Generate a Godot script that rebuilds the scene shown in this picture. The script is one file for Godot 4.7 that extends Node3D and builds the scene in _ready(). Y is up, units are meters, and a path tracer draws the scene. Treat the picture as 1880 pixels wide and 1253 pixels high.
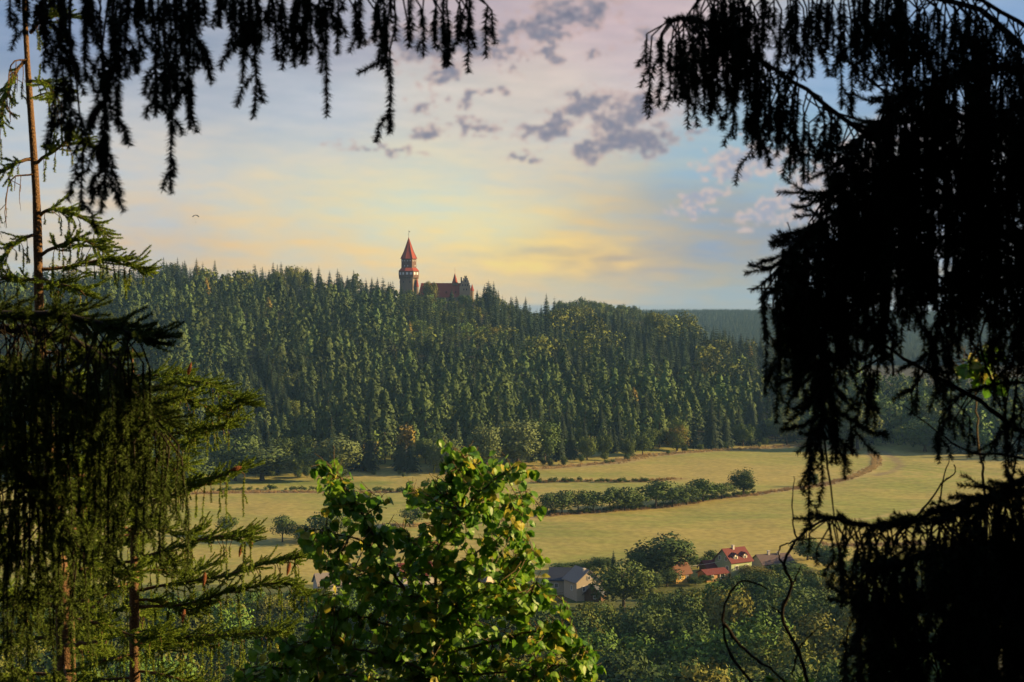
extends Node3D
# Wooded castle hill seen over a meadow and a village, framed by near spruces and an aspen. y up, metres, eye at the origin.

const F := 2850.0          # focal length in photograph pixels
const PITCH := 0.023329
const HORIZON := 560.0

var cam_basis := Basis(Vector3.RIGHT, -PITCH)
var rng := RandomNumberGenerator.new()
var noise := FastNoiseLite.new()
var noise2 := FastNoiseLite.new()
var taken := {}
var mats := {}
var shapes := {}
var cover := PackedFloat32Array()

# ---------------------------------------------------------------- mesh builder
class MB:
	var v := PackedVector3Array()
	var n := PackedVector3Array()
	var c := PackedColorArray()
	var col := Color(1, 1, 1)
	func tri(a: Vector3, b: Vector3, d: Vector3) -> void:
		var q := (d - a).cross(b - a).normalized()
		v.append(a); v.append(b); v.append(d)
		n.append(q); n.append(q); n.append(q)
		c.append(col); c.append(col); c.append(col)
	func quad(a: Vector3, b: Vector3, d: Vector3, e: Vector3) -> void:
		tri(a, b, d); tri(a, d, e)
	func smooth_tri(a: Vector3, b: Vector3, d: Vector3, na: Vector3, nb: Vector3, nd: Vector3) -> void:
		v.append(a); v.append(b); v.append(d)
		n.append(na); n.append(nb); n.append(nd)
		c.append(col); c.append(col); c.append(col)
	func facet(a: Vector3, b: Vector3, d: Vector3, outward: Vector3, share: float) -> void:
		# a leaf clump's face: wound outward, its shading partly that of the rounded clump it belongs to
		var q := (d - a).cross(b - a).normalized()
		var k := b
		if q.dot(outward) < 0.0:
			q = -q; b = d; d = k
		q = (q * (1.0 - share) + outward * share).normalized()
		smooth_tri(a, b, d, q, q, q)
	func box(lo: Vector3, hi: Vector3) -> void:
		var p := []
		for i in 8:
			p.append(Vector3(hi.x if i & 1 else lo.x, hi.y if i & 2 else lo.y, hi.z if i & 4 else lo.z))
		quad(p[4], p[6], p[7], p[5]); quad(p[1], p[3], p[2], p[0]); quad(p[0], p[2], p[6], p[4])
		quad(p[5], p[7], p[3], p[1]); quad(p[6], p[2], p[3], p[7]); quad(p[0], p[4], p[5], p[1])
	func frustum(at: Vector3, sides: int, r0: float, y0: float, r1: float, y1: float, turn := 0.0, cap := true) -> void:
		for i in sides:
			var a := turn + TAU * i / sides
			var b := turn + TAU * (i + 1) / sides
			var a0 := at + Vector3(sin(a) * r0, y0, cos(a) * r0)
			var b0 := at + Vector3(sin(b) * r0, y0, cos(b) * r0)
			var a1 := at + Vector3(sin(a) * r1, y1, cos(a) * r1)
			var b1 := at + Vector3(sin(b) * r1, y1, cos(b) * r1)
			if r1 < 0.001:
				tri(a0, a1, b0)
			else:
				quad(a0, a1, b1, b0)
				if cap: tri(at + Vector3(0, y1, 0), b1, a1)
			if cap and r0 > 0.001: tri(at + Vector3(0, y0, 0), a0, b0)
	func tube(p: PackedVector3Array, r: PackedFloat32Array, sides := 6) -> void:
		var k := p.size()
		if k < 2: return
		var prev := PackedVector3Array()
		var prevn := PackedVector3Array()
		var up := Vector3(0.31, 0.2, 0.93).normalized()
		for i in k:
			var t := (p[mini(i + 1, k - 1)] - p[maxi(i - 1, 0)]).normalized()
			var s := t.cross(up)
			if s.length() < 0.05: s = t.cross(Vector3.RIGHT)
			s = s.normalized()
			var w := s.cross(t).normalized()
			var ring := PackedVector3Array()
			var ringn := PackedVector3Array()
			for j in sides:
				var a := TAU * j / sides
				var d := s * cos(a) + w * sin(a)
				ring.append(p[i] + d * r[i]); ringn.append(d)
			if i > 0:
				for j in sides:
					var q := (j + 1) % sides
					smooth_tri(prev[j], ring[q], ring[j], prevn[j], ringn[q], ringn[j])
					smooth_tri(prev[j], prev[q], ring[q], prevn[j], prevn[q], ringn[q])
			prev = ring; prevn = ringn
		for j in range(1, sides - 1):
			tri(prev[0], prev[j], prev[j + 1])
	func mesh() -> ArrayMesh:
		var a := []
		a.resize(Mesh.ARRAY_MAX)
		a[Mesh.ARRAY_VERTEX] = v; a[Mesh.ARRAY_NORMAL] = n; a[Mesh.ARRAY_COLOR] = c
		var m := ArrayMesh.new()
		if v.size(): m.add_surface_from_arrays(Mesh.PRIMITIVE_TRIANGLES, a)
		return m

# ---------------------------------------------------------------- naming and tagging
func numbered(called: String) -> String:
	var k: int = taken.get(called, 0)
	taken[called] = k + 1
	return called if k == 0 else "%s_%03d" % [called, k]

func tag(o: Node3D, label: String, category: String, group := "", kind := "") -> Node3D:
	if label: o.set_meta("label", label)
	if category: o.set_meta("category", category)
	if group: o.set_meta("group", group)
	if kind: o.set_meta("kind", kind)
	return o

func thing(called: String, label: String, category: String, at := Vector3.ZERO, group := "") -> Node3D:
	var o := Node3D.new()
	o.name = numbered(called)
	add_child(o)
	o.position = at
	tag(o, label, category, group)
	return o

func part(called: String, mesh: Mesh, m: Material, parent: Node3D, at := Vector3.ZERO) -> MeshInstance3D:
	var o := MeshInstance3D.new()
	o.name = called
	o.mesh = mesh
	o.material_override = m
	o.position = at
	parent.add_child(o, true)
	return o

func structure(called: String, mesh: Mesh, m: Material, label: String) -> MeshInstance3D:
	var o := part(numbered(called), mesh, m, self)
	tag(o, label, called.replace("_", " "), "", "structure")
	return o

func scatter(called: String, mesh: Mesh, m: Material, parent: Node3D, where: Array, tints := PackedColorArray()) -> MultiMeshInstance3D:
	var mm := MultiMesh.new()
	mm.transform_format = MultiMesh.TRANSFORM_3D
	mm.use_colors = tints.size() > 0
	mm.mesh = mesh
	mm.instance_count = where.size()
	for i in where.size():
		mm.set_instance_transform(i, where[i])
		if tints.size(): mm.set_instance_color(i, tints[i])
	var o := MultiMeshInstance3D.new()
	o.name = called
	o.multimesh = mm
	o.material_override = m
	parent.add_child(o, true)
	o.set_meta("kind", "stuff")
	return o

# ---------------------------------------------------------------- materials
func noise_tex(freq: float, lo: float, hi: float, size := 512, seed_ := 1, octaves := 4) -> NoiseTexture2D:
	var key := "t%f_%f_%f_%d_%d" % [freq, lo, hi, seed_, octaves]
	if not shapes.has(key):
		var q := FastNoiseLite.new()
		q.noise_type = FastNoiseLite.TYPE_SIMPLEX_SMOOTH
		q.frequency = freq; q.seed = seed_; q.fractal_octaves = octaves
		var g := Gradient.new()
		g.set_color(0, Color(lo, lo, lo)); g.set_color(1, Color(hi, hi, hi))
		var t := NoiseTexture2D.new()
		t.width = size; t.height = size; t.seamless = true; t.noise = q; t.color_ramp = g
		shapes[key] = t
	return shapes[key]

func plain(key: String, lin: Color, rough := 0.8, tex: Texture2D = null, scale := 1.0, backlight := 0.0, spec := 0.3) -> StandardMaterial3D:
	if not mats.has(key):
		var m := StandardMaterial3D.new()
		m.resource_name = key
		m.albedo_color = lin.linear_to_srgb()
		m.roughness = rough
		m.metallic_specular = spec
		m.vertex_color_use_as_albedo = true
		m.cull_mode = BaseMaterial3D.CULL_DISABLED
		if tex:
			m.albedo_texture = tex
			m.uv1_triplanar = true
			m.uv1_world_triplanar = true
			m.uv1_scale = Vector3.ONE * scale
		if backlight > 0.0:
			m.backlight_enabled = true
			m.backlight = Color(backlight, backlight, backlight).linear_to_srgb()
		mats[key] = m
	return mats[key]

# ---------------------------------------------------------------- geometry of the place
func P(px: float, py: float, depth: float) -> Vector3:
	return cam_basis * (Vector3((px - 940.0) / F, (626.5 - py) / F, -1.0) * depth)

func lut(t: Array, x: float) -> float:
	if x <= t[0][0]: return t[0][1]
	for i in range(1, t.size()):
		if x <= t[i][0]:
			var k: float = (x - t[i - 1][0]) / (t[i][0] - t[i - 1][0])
			return lerpf(t[i - 1][1], t[i][1], k)
	return t[t.size() - 1][1]

func ss(a: float, b: float, x: float) -> float:
	var t := clampf((x - a) / (b - a), 0.0, 1.0)
	return t * t * (3.0 - 2.0 * t)

# bearing (as a pixel column) -> depth of the forest edge; depth of the crest; height of the crest
var EDGE := [[-600, 690], [300, 690], [400, 706], [740, 716], [860, 735], [990, 765], [1130, 792], [1300, 851], [1460, 884], [1600, 866], [1740, 832], [1880, 800], [2300, 740]]
var CREST_D := [[-600, 1350], [0, 1400], [280, 1400], [500, 1440], [640, 1480], [740, 1500], [880, 1510], [960, 1480], [1100, 1420], [1200, 1390], [1300, 1350], [1400, 1300], [1460, 1260], [1600, 1180], [1750, 1150], [2300, 1100]]
var CREST_P := [[-600, 570], [0, 540], [280, 529], [500, 533], [640, 549], [740, 551], [880, 553], [960, 590], [1100, 612], [1200, 622], [1300, 642], [1400, 662], [1460, 678], [1520, 706], [1600, 732], [1750, 740], [2300, 745]]

func near_ground(d: float) -> float:
	return lut([[-200, 40], [-30, 4], [-4, -1.2], [0, -1.7], [1.5, -2.0], [15, -9.5], [60, -24], [300, -86.5], [330, -88.0], [470, -85.0], [580, -80.5]], d)

func ground(x: float, d: float) -> float:
	var valley := near_ground(d) if d < 580.0 else -80.0 - 0.5 * ss(640, 580, d)
	if d > 420.0: valley += noise.get_noise_2d(x * 0.6, d * 0.6) * 0.9 * ss(420, 520, d)
	if d < 560.0: return valley
	var u := 940.0 + F * x / d
	var de := lut(EDGE, u)
	var dr := lut(CREST_D, u)
	var yr := (HORIZON - lut(CREST_P, u)) / F * dr
	var s := (d - de) / (dr - de)
	var y := valley
	if s > 0.0:
		var t := minf(s, 1.0)
		y = lerpf(-80.0, yr, 0.55 * t + 0.45 * t * t * (3.0 - 2.0 * t))
		y += noise.get_noise_2d(x * 0.25, d * 0.25) * 9.0 * t * (1.0 - t) * 2.0
		if s > 1.0:
			y = lerpf(yr, -90.0, ss(dr, dr + 900.0, d))
		var hx := (x - 112.0) / 92.0
		var hd := (d - 1900.0) / 170.0
		y = maxf(y, lerpf(-90.0, -8.0 - 10.0 * ss(60.0, 200.0, x), exp(-0.6 * hx * hx * hx * hx - 0.35 * hd * hd)))
	if d > 2400.0:
		var top := -45.0 + 9.0 * noise.get_noise_2d(x * 0.05, 7.0) + 10.0 * ss(2400, 700, x)
		y = lerpf(-90.0, top, ss(2700, 4200, d) - 0.25 * ss(4400, 6500, d))
	return y

func on_ground(x: float, d: float) -> Vector3:
	return Vector3(x, ground(x, d), -d)

func at_pixel(px: float, py: float) -> Vector3:   # where a sight line meets the valley floor
	var d := F * 80.5 / (py - HORIZON)
	for i in 4:
		d = F * -ground((px - 940.0) / F * d, d) / (py - HORIZON)
	return on_ground((px - 940.0) / F * d, d)

# ---------------------------------------------------------------- sky
var SKY := [[40, 60, 132, 154, 186], [220, 60, 140, 156, 186], [400, 100, 158, 168, 186], [600, 60, 168, 170, 186], [900, 40, 192, 176, 184], [1150, 60, 204, 182, 188], [1300, 120, 206, 190, 194], [1460, 150, 148, 178, 212], [1700, 120, 138, 170, 210], [1880, 100, 130, 164, 206], [1400, 250, 146, 182, 204], [1270, 290, 166, 190, 202],
	[100, 280, 186, 196, 206], [380, 200, 178, 186, 198], [300, 300, 206, 202, 198], [600, 210, 188, 196, 208], [800, 190, 212, 206, 198], [1000, 170, 216, 202, 192], [1000, 260, 210, 206, 198], [1180, 170, 210, 198, 198], [200, 400, 214, 206, 192], [420, 350, 216, 210, 192], [600, 300, 214, 212, 198], [800, 320, 220, 216, 194], [1000, 330, 218, 208, 188],
	[1130, 350, 196, 190, 174], [1280, 400, 148, 166, 180], [1500, 450, 150, 160, 172], [280, 450, 206, 188, 172], [500, 430, 230, 212, 174], [740, 400, 228, 226, 192], [640, 390, 226, 218, 182], [860, 395, 232, 228, 188], [900, 445, 244, 232, 168], [985, 470, 255, 224, 122], [1040, 445, 232, 208, 160], [960, 400, 226, 216, 184], [1090, 490, 250, 202, 118], [1190, 498, 238, 186, 136], [1230, 430, 172, 170, 168], [1120, 420, 206, 192, 166], [1290, 475, 164, 160, 162], [1420, 470, 150, 156, 168],
	[400, 490, 222, 196, 158], [600, 480, 242, 208, 154], [820, 490, 252, 214, 150], [900, 515, 255, 208, 142], [1010, 535, 226, 196, 156], [1200, 540, 186, 184, 170], [1350, 520, 168, 176, 172], [1350, 560, 172, 174, 170], [1650, 560, 190, 190, 188], [1880, 560, 194, 196, 194], [1700, 400, 166, 172, 184], [100, 520, 206, 192, 170]]
var CLOUDS := [[770, 95, 52, 26, 0.1, 1], [738, 80, 32, 20, 0.3, 1], [815, 84, 34, 25, 0, 1], [870, 88, 42, 20, -0.3, 1], [930, 62, 24, 16, -0.6, 1], [1050, 32, 72, 26, -0.15, 1], [1005, 52, 46, 26, -0.5, 1], [1016, 97, 16, 20, -0.4, 1], [945, 125, 13, 15, 0, 1], [915, 103, 28, 9, 0, 1], [818, 146, 30, 12, -0.4, 0.8], [905, 173, 18, 9, 0, 0.7], [858, 183, 26, 8, -0.4, 0.6], [780, 200, 16, 11, 0.4, 0.5],
	[1085, 195, 48, 15, -0.25, 1], [1065, 188, 18, 22, 0, 1], [1012, 236, 50, 17, -0.35, 1], [1150, 220, 58, 24, -0.25, 1], [1180, 205, 36, 26, 0, 1], [1135, 262, 66, 20, -0.3, 1], [1195, 270, 36, 17, -0.3, 0.8], [1085, 275, 34, 12, -0.2, 0.7], [958, 290, 20, 7, -0.2, 0.7], [850, 236, 60, 9, 0.05, 0.5], [790, 246, 26, 9, -0.2, 0.6], [700, 277, 60, 5, 0.1, 0.4], [1090, 105, 14, 6, -0.3, 0.5], [1275, 247, 14, 8, 0, 0.4],
	[1375, 298, 76, 24, -0.1, 2], [1345, 326, 40, 14, -0.2, 2], [1282, 366, 42, 11, -0.3, 2], [1268, 391, 34, 7, 0, 2], [1410, 388, 62, 16, -0.45, 2], [1460, 360, 56, 22, -0.4, 2], [1530, 330, 60, 30, -0.3, 2], [1480, 400, 30, 16, 0, 2], [1650, 250, 80, 22, -0.2, 2], [1200, 70, 60, 7, -0.3, 0.35], [1250, 130, 70, 12, -0.25, 0.3]]

func sky_color(az: float, el: float) -> Color:
	var u := 940.0 + F * az
	var v := HORIZON - F * el
	# bends so that streaks are not straight
	var wx := noise2.get_noise_2d(u * 0.35, v * 0.9) * 42.0
	var wy := noise2.get_noise_2d(u * 0.3 + 900.0, v * 0.8) * 26.0
	var uu := u + wx
	var vv := v + wy
	var w := 0.06
	var t := ss(0.0, 0.75, el)
	var r := lerpf(196.0, 120.0, t) * w
	var g := lerpf(190.0, 146.0, t) * w
	var b := lerpf(180.0, 188.0, t) * w
	if absf(az) < 0.75 and el < 0.6:
		for k in SKY:
			var dx: float = (uu - k[0]) / 84.0
			var dy: float = (vv - k[1]) / 48.0
			var q := dx * dx + dy * dy
			if q < 22.0:
				var e := exp(-0.5 * q)
				w += e; r += k[2] * e; g += k[3] * e; b += k[4] * e
	var c := Color(r / w, g / w, b / w)
	# thin high streaks
	var st := noise.get_noise_2d(u * 0.22 + v * 0.12 + 300.0, v * 1.5 - u * 0.1) + 0.6 * noise2.get_noise_2d(u * 0.8, v * 3.6)
	var warm := ss(0.14, 0.02, el)
	var fs := noise2.get_noise_2d(u * 1.1 + v * 0.5, v * 7.0 - u * 0.25)
	st += 0.5 * fs
	var glow := exp(-pow((u - 1060.0) / 190.0, 2.0) - pow((v - 478.0) / 36.0, 2.0))
	c.r += glow * st * 22.0; c.g += glow * (st * 30.0 - 4.0); c.b += glow * (st * 16.0 - 12.0)
	c.r += st * (10.0 + 8.0 * warm); c.g += st * (7.0 - 8.0 * warm); c.b += st * (5.0 - 30.0 * warm)
	# cloudlets
	if absf(az) < 0.75 and el < 0.6:
		var n1 := noise2.get_noise_2d(u * 1.5, v * 2.3)
		var n3 := noise.get_noise_2d(u * 2.4, v * 3.4)
		var cu := noise.get_noise_2d(u * 1.3 + 70.0, v * 1.9) * 34.0 + noise.get_noise_2d(u * 2.6, v * 3.2 + 90.0) * 7.0
		var cv := noise.get_noise_2d(u * 1.2 - 170.0, v * 2.0 + 40.0) * 20.0 + noise.get_noise_2d(u * 2.6 + 55.0, v * 3.2) * 5.0
		var dark := -1.0
		var pale := -1.0
		for k in CLOUDS:
			var dx: float = u + cu - k[0]
			var dy: float = v + cv - k[1]
			if absf(dx) > 190.0 or absf(dy) > 110.0: continue
			var ca := cos(k[4]); var sa := sin(k[4])
			var a: float = (dx * ca + dy * sa) / k[2]
			var e: float = (dy * ca - dx * sa) / k[3]
			var f := 1.0 - sqrt(a * a + e * e) * 0.68
			if k[5] > 1.5: pale = maxf(pale, f)
			else: dark = maxf(dark, f * (0.45 + 0.55 * k[5]) if f > 0.0 else f)
		var wisp := ss(-0.1, 0.6, dark + n1 * 0.8 + n3 * 0.5)
		c = c.lerp(Color(202, 172, 166), wisp * 0.5)
		var ad := ss(-0.05, 0.75, dark + n1 * 0.5 + n3 * 0.35)
		var core := ss(0.05, 0.6, dark + n1 * 0.45 + n3 * 0.3)
		if ad > 0.0 and dark > 0.0:
			var k := lerpf(0.0, 1.0, ad)
			var cc := Color(210, 176, 162).lerp(Color(112, 117, 138).lerp(Color(158, 152, 162), clampf(0.25 + n3 * 1.6, 0.0, 1.0)), core)
			c = c.lerp(cc, k * 0.9)
		var ap := ss(0.0, 0.45, pale + n1 * 0.45 + n3 * 0.35)
		if ap > 0.0 and pale > 0.0:
			c = c.lerp(Color(214, 192, 184).lerp(Color(164, 168, 184), ss(0.25, 0.75, pale - n3 * 0.7)), ap * 0.9)
	else:
		var cl := noise2.get_noise_2d(u * 0.25, v * 0.6) + 0.5 * noise.get_noise_2d(u * 0.9, v * 1.8)
		c = c.lerp(Color(196, 182, 182), 0.4 * ss(0.05, 0.5, cl))
	return Color(clampf(c.r / 255.0, 0, 1), clampf(c.g / 255.0, 0, 1), clampf(c.b / 255.0, 0, 1))

func make_sky() -> ImageTexture:
	# columns run eastwards from the view direction (-z), which is the seam
	var w := 4096
	var h := 2048
	var small := Image.create(576, 256, false, Image.FORMAT_RGB8)
	for y in 132:
		var el := PI * (0.5 - (y + 0.5) / 256.0)
		for x in 576:
			small.set_pixel(x, y, sky_color(wrapf(TAU * (x - 32 + 0.5) / 512.0, -PI, PI), maxf(el, 0.0)))
	small.fill_rect(Rect2i(0, 129, 576, 127), Color(0.69, 0.69, 0.67))
	small.resize(4608, h, Image.INTERPOLATE_CUBIC)
	var out := Image.create(w, h, false, Image.FORMAT_RGB8)
	out.blit_rect(small, Rect2i(256, 0, w, h), Vector2i.ZERO)
	for y in range(830, 1026):
		var el := PI * (0.5 - (y + 0.5) / h)
		for i in range(-368, 368):
			out.set_pixel(posmod(i, w), y, sky_color(TAU * (i + 0.5) / w, maxf(el, 0.0)))
	return ImageTexture.create_from_image(out)

# ---------------------------------------------------------------- plant shapes
func rv() -> Vector3:
	return Vector3(rng.randf_range(-1, 1), rng.randf_range(-1, 1), rng.randf_range(-1, 1)).normalized()

func conifer(levels: int, per: int, seg: int, radius: float, seed_: int, profile := 0) -> ArrayMesh:
	# unit height, drooping jagged fans of branches; profile 0 spire, 1 broad rounded
	rng.seed = seed_
	var m := MB.new()
	for i in levels:
		var t := (i + rng.randf() * 0.7) / levels
		var y := lerpf(0.1 if profile == 0 else 0.22, 0.985, t)
		var r := radius
		if profile == 0: r *= pow(1.0 - t, 0.85) * rng.randf_range(0.72, 1.15) + 0.04
		else: r *= sqrt(maxf(0.0, 1.0 - pow(absf(t * 1.25 - 0.28), 2.2))) * rng.randf_range(0.7, 1.1) + 0.02
		var a0 := rng.randf() * TAU
		for j in per:
			var a := a0 + TAU * (j + rng.randf_range(-0.3, 0.3)) / per
			var rr := r * rng.randf_range(0.6, 1.12)
			var out := Vector3(cos(a), 0, sin(a))
			var side := Vector3(-sin(a), 0, cos(a))
			var droop := rng.randf_range(0.25, 0.6) if profile == 0 else rng.randf_range(-0.45, 0.15)
			var base := Vector3(0, y, 0)
			var tip := out * rr + Vector3(0, y - rr * droop, 0)
			var b := rng.randf_range(0.72, 1.3)
			m.col = Color(b, b, b)
			var last := base + out * rr * 0.12
			for k in seg:
				var f := (k + 1.0) / seg
				var p := base.lerp(tip, f) + Vector3(0, rr * 0.16 * sin(f * PI), 0)
				var ww := rr * rng.randf_range(0.3, 0.46) * (1.15 - 0.75 * f)
				var mid := last.lerp(p, 0.45)
				var dn := Vector3(0, -ww * rng.randf_range(0.35, 0.9), 0)
				var ow := (out + Vector3(0, 0.55 + 0.5 * t, 0)).normalized()
				m.facet(last, p, mid + side * ww + dn, ow, 0.6)
				m.facet(last, mid - side * ww + dn, p, ow, 0.6)
				last = p
	return m.mesh()

func pine(count: int, size: float, radius: float, seed_: int) -> ArrayMesh:
	# unit height, soft pointed egg of small needle tufts
	rng.seed = seed_
	var m := MB.new()
	for i in count:
		var t := rng.randf()
		var y := lerpf(0.2, 1.0, t)
		var r := radius * (pow(1.0 - t, 0.72) * 1.15 + 0.015) * (1.0 if t > 0.15 else 0.6 + 2.6 * t)
		var a := rng.randf() * TAU
		var k := sqrt(rng.randf_range(0.35, 1.0))
		k *= 1.0 + 0.22 * sin(a * 3.0 + seed_) * sin(t * 11.0 + seed_)
		var out := Vector3(cos(a), 0, sin(a))
		var p := out * r * k + Vector3(0, y, 0)
		var nn := (out + Vector3(0, 0.5, 0) + rv() * 0.7).normalized()
		var s := nn.cross(rv()).normalized()
		var w := nn.cross(s)
		var z := size * rng.randf_range(0.6, 1.3)
		var b := rng.randf_range(0.75, 1.3)
		m.col = Color(b, b, b)
		var ow := (out + Vector3(0, 0.35 + 0.6 * t, 0)).normalized()
		m.facet(p - s * z, p + w * z * 0.8 + nn * z * 0.2, p + s * z, ow, 0.6)
		m.facet(p - s * z, p + s * z, p - w * z * 0.7, ow, 0.6)
	return m.mesh()

func leafy(m: MB, centre: Vector3, radii: Vector3, lobes: int, per: int, size: float, up_bias := 0.15, lobe_share := 0.42) -> void:
	for i in lobes:
		var d := rv()
		d.y = d.y * 0.9 + up_bias
		var k := pow(rng.randf(), 0.32) * 0.76
		var lc := centre + Vector3(d.x * radii.x, d.y * radii.y, d.z * radii.z) * k
		var lr := lobe_share * rng.randf_range(0.65, 1.2)
		var tone := rng.randf_range(0.75, 1.3)
		var warm := rng.randf_range(-0.06, 0.09)
		for j in per:
			var q := rv()
			var p := lc + Vector3(q.x * radii.x, q.y * radii.y, q.z * radii.z) * lr * rng.randf_range(0.6, 1.08)
			var nn := (q + rv() * 0.75).normalized()
			var s := nn.cross(rv()).normalized()
			var w := nn.cross(s)
			var z := size * rng.randf_range(0.6, 1.35)
			var b := tone * rng.randf_range(0.75, 1.25)
			m.col = Color(b * (1.0 + warm), b, b * (1.0 - warm))
			var ow := (q * 0.85 + (p - centre).normalized() * 0.35).normalized()
			m.facet(p - s * z, p + w * z * 0.6 + nn * z * 0.15, p + s * z * 0.9, ow, 0.65)
			m.facet(p - s * z, p + s * z * 0.9, p - w * z * rng.randf_range(0.4, 0.7), ow, 0.65)

func broadleaf(seed_: int, lobes: int, per: int, size: float, wide: float, low: float) -> ArrayMesh:
	# unit height; crown from low to 1
	rng.seed = seed_
	var m := MB.new()
	var cy := (1.0 + low) * 0.5
	leafy(m, Vector3(0, cy, 0), Vector3(wide, (1.0 - low) * 0.5, wide) * 0.92, lobes, per, size)
	return m.mesh()

func trunk_shape(seed_: int, top: float, r: float, limbs: int, wide: float) -> ArrayMesh:
	rng.seed = seed_
	var m := MB.new()
	var pts := PackedVector3Array()
	var rad := PackedFloat32Array()
	for i in 7:
		var t := i / 6.0
		pts.append(Vector3(rng.randf_range(-1, 1) * r * 0.7 * t, top * t - 0.03 * (1 - t), rng.randf_range(-1, 1) * r * 0.7 * t))
		rad.append(r * (1.15 - 0.85 * t) * (1.4 if i == 0 else 1.0))
	m.tube(pts, rad, 6)
	for i in limbs:
		var k := rng.randi_range(2, 5)
		var a := TAU * (i + rng.randf()) / limbs
		var d := Vector3(cos(a), rng.randf_range(0.5, 1.2), sin(a)) * wide * 0.6
		m.tube(PackedVector3Array([pts[k], pts[k] + d * 0.5 + Vector3(0, 0.02, 0), pts[k] + d]), PackedFloat32Array([r * 0.45, r * 0.28, r * 0.1]), 5)
	return m.mesh()

# ---------------------------------------------------------------- near spruce pieces
func along(p: PackedVector3Array, t: float) -> Vector3:
	var f := clampf(t, 0.0, 0.9999) * (p.size() - 1)
	return p[int(f)].lerp(p[int(f) + 1], f - int(f))

func spline(p: PackedVector3Array, steps: int) -> PackedVector3Array:
	var out := PackedVector3Array()
	var k := p.size()
	for i in k - 1:
		for j in steps:
			out.append(p[i].cubic_interpolate(p[i + 1], p[maxi(i - 1, 0)], p[mini(i + 2, k - 1)], float(j) / steps))
	out.append(p[k - 1])
	return out

func length_of(p: PackedVector3Array) -> float:
	var s := 0.0
	for i in range(1, p.size()): s += p[i].distance_to(p[i - 1])
	return s

func needles(m: MB, p: PackedVector3Array, per_metre: float, nl: float, nw: float, from := 0.0, lean := 0.55) -> void:
	var total := length_of(p)
	var count := int(total * (1.0 - from) * per_metre)
	for i in count:
		var t := lerpf(from, 1.0, (i + rng.randf()) / count)
		var a := along(p, t)
		var ax := (along(p, minf(t + 0.05, 0.9999)) - along(p, maxf(t - 0.05, 0.0))).normalized()
		var q := rv()
		var s := (q - ax * q.dot(ax)).normalized()
		var d := (s + ax * lean * rng.randf_range(0.7, 1.5)).normalized()
		var z := nl * rng.randf_range(0.7, 1.15) * (1.0 if t < 0.93 else 0.75)
		var w := d.cross(rv()).normalized() * nw
		var b := rng.randf_range(0.6, 1.35)
		m.col = Color(b, b, b * 0.95)
		m.tri(a - w, a + d * z, a + w)

func strand(wood: MB, leaf: MB, top: Vector3, drop: float, o: Dictionary) -> void:
	# a hanging twig with side shoots
	var sway: float = o.get("sway", 0.06)
	var pts := PackedVector3Array([top])
	var n := 4
	var off := Vector3(rng.randf_range(-1, 1), 0, rng.randf_range(-1, 1)) * sway * drop
	for i in range(1, n + 1):
		var t := float(i) / n
		pts.append(top + Vector3(0, -drop * t, 0) + off * sin(t * 2.2) + Vector3(rng.randf_range(-1, 1), 0, rng.randf_range(-1, 1)) * 0.012 * drop)
	pts = spline(pts, 2)
	var rad := PackedFloat32Array()
	for i in pts.size(): rad.append(lerpf(o.thick, o.thick * 0.45, float(i) / pts.size()))
	wood.tube(pts, rad, 4)
	var bare: float = o.get("bare", 0.15) * rng.randf_range(0.0, 1.6)
	needles(leaf, pts, o.per, o.nl, o.nw, minf(bare, 0.75))
	var k := int(drop * o.get("sides", 14.0) * rng.randf_range(0.6, 1.4))
	for i in k:
		var t := rng.randf_range(minf(bare, 0.6), 0.92)
		var a := along(pts, t)
		var an := rng.randf() * TAU
		var l: float = minf(drop * 0.5, o.get("side_len", 0.1)) * rng.randf_range(0.5, 1.3)
		var d := Vector3(cos(an) * 0.55, -0.8, sin(an) * 0.55)
		var q := PackedVector3Array([a, a + d * l * 0.5 + Vector3(cos(an), 0, sin(an)) * l * 0.12, a + d * l + Vector3(0, -l * 0.12, 0)])
		wood.tube(q, PackedFloat32Array([o.thick * 0.6, o.thick * 0.5, o.thick * 0.3]), 3)
		needles(leaf, q, o.per, o.nl, o.nw, 0.05)

func shoots(wood: MB, leaf: MB, limb: PackedVector3Array, o: Dictionary) -> void:
	# short brushes standing out from the limb, tips turned up
	var total := length_of(limb)
	var count := int(total * o.get("shoots", 14.0))
	for i in count:
		var t := lerpf(o.get("from", 0.2), 1.0, (i + rng.randf()) / count)
		var a := along(limb, t)
		var ax := (along(limb, minf(t + 0.04, 0.9999)) - along(limb, maxf(t - 0.04, 0.0))).normalized()
		var side := ax.cross(Vector3.UP).normalized() * (1.0 if rng.randf() < 0.5 else -1.0)
		var l: float = o.get("shoot_len", 0.14) * rng.randf_range(0.55, 1.3)
		var d := (ax * rng.randf_range(0.5, 1.1) + side * rng.randf_range(0.2, 1.0) + Vector3(0, rng.randf_range(-0.35, 0.45), 0)).normalized()
		var q := PackedVector3Array([a, a + d * l * 0.5 + Vector3(0, -l * 0.05, 0), a + d * l + Vector3(0, l * rng.randf_range(-0.1, 0.22), 0)])
		wood.tube(q, PackedFloat32Array([o.thick, o.thick * 0.7, o.thick * 0.4]), 3)
		needles(leaf, q, o.per, o.nl, o.nw, 0.0, 0.8)
		if rng.randf() < 0.5:
			var q2 := PackedVector3Array([q[1], q[1] + (d + side * 0.7).normalized() * l * 0.55])
			needles(leaf, q2, o.per, o.nl, o.nw, 0.0, 0.8)

func px_path(a: Array, depth0: float, depth1: float) -> PackedVector3Array:
	var p := PackedVector3Array()
	for i in a.size():
		p.append(P(a[i][0], a[i][1], lerpf(depth0, depth1, float(i) / maxf(1, a.size() - 1))))
	return p

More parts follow.
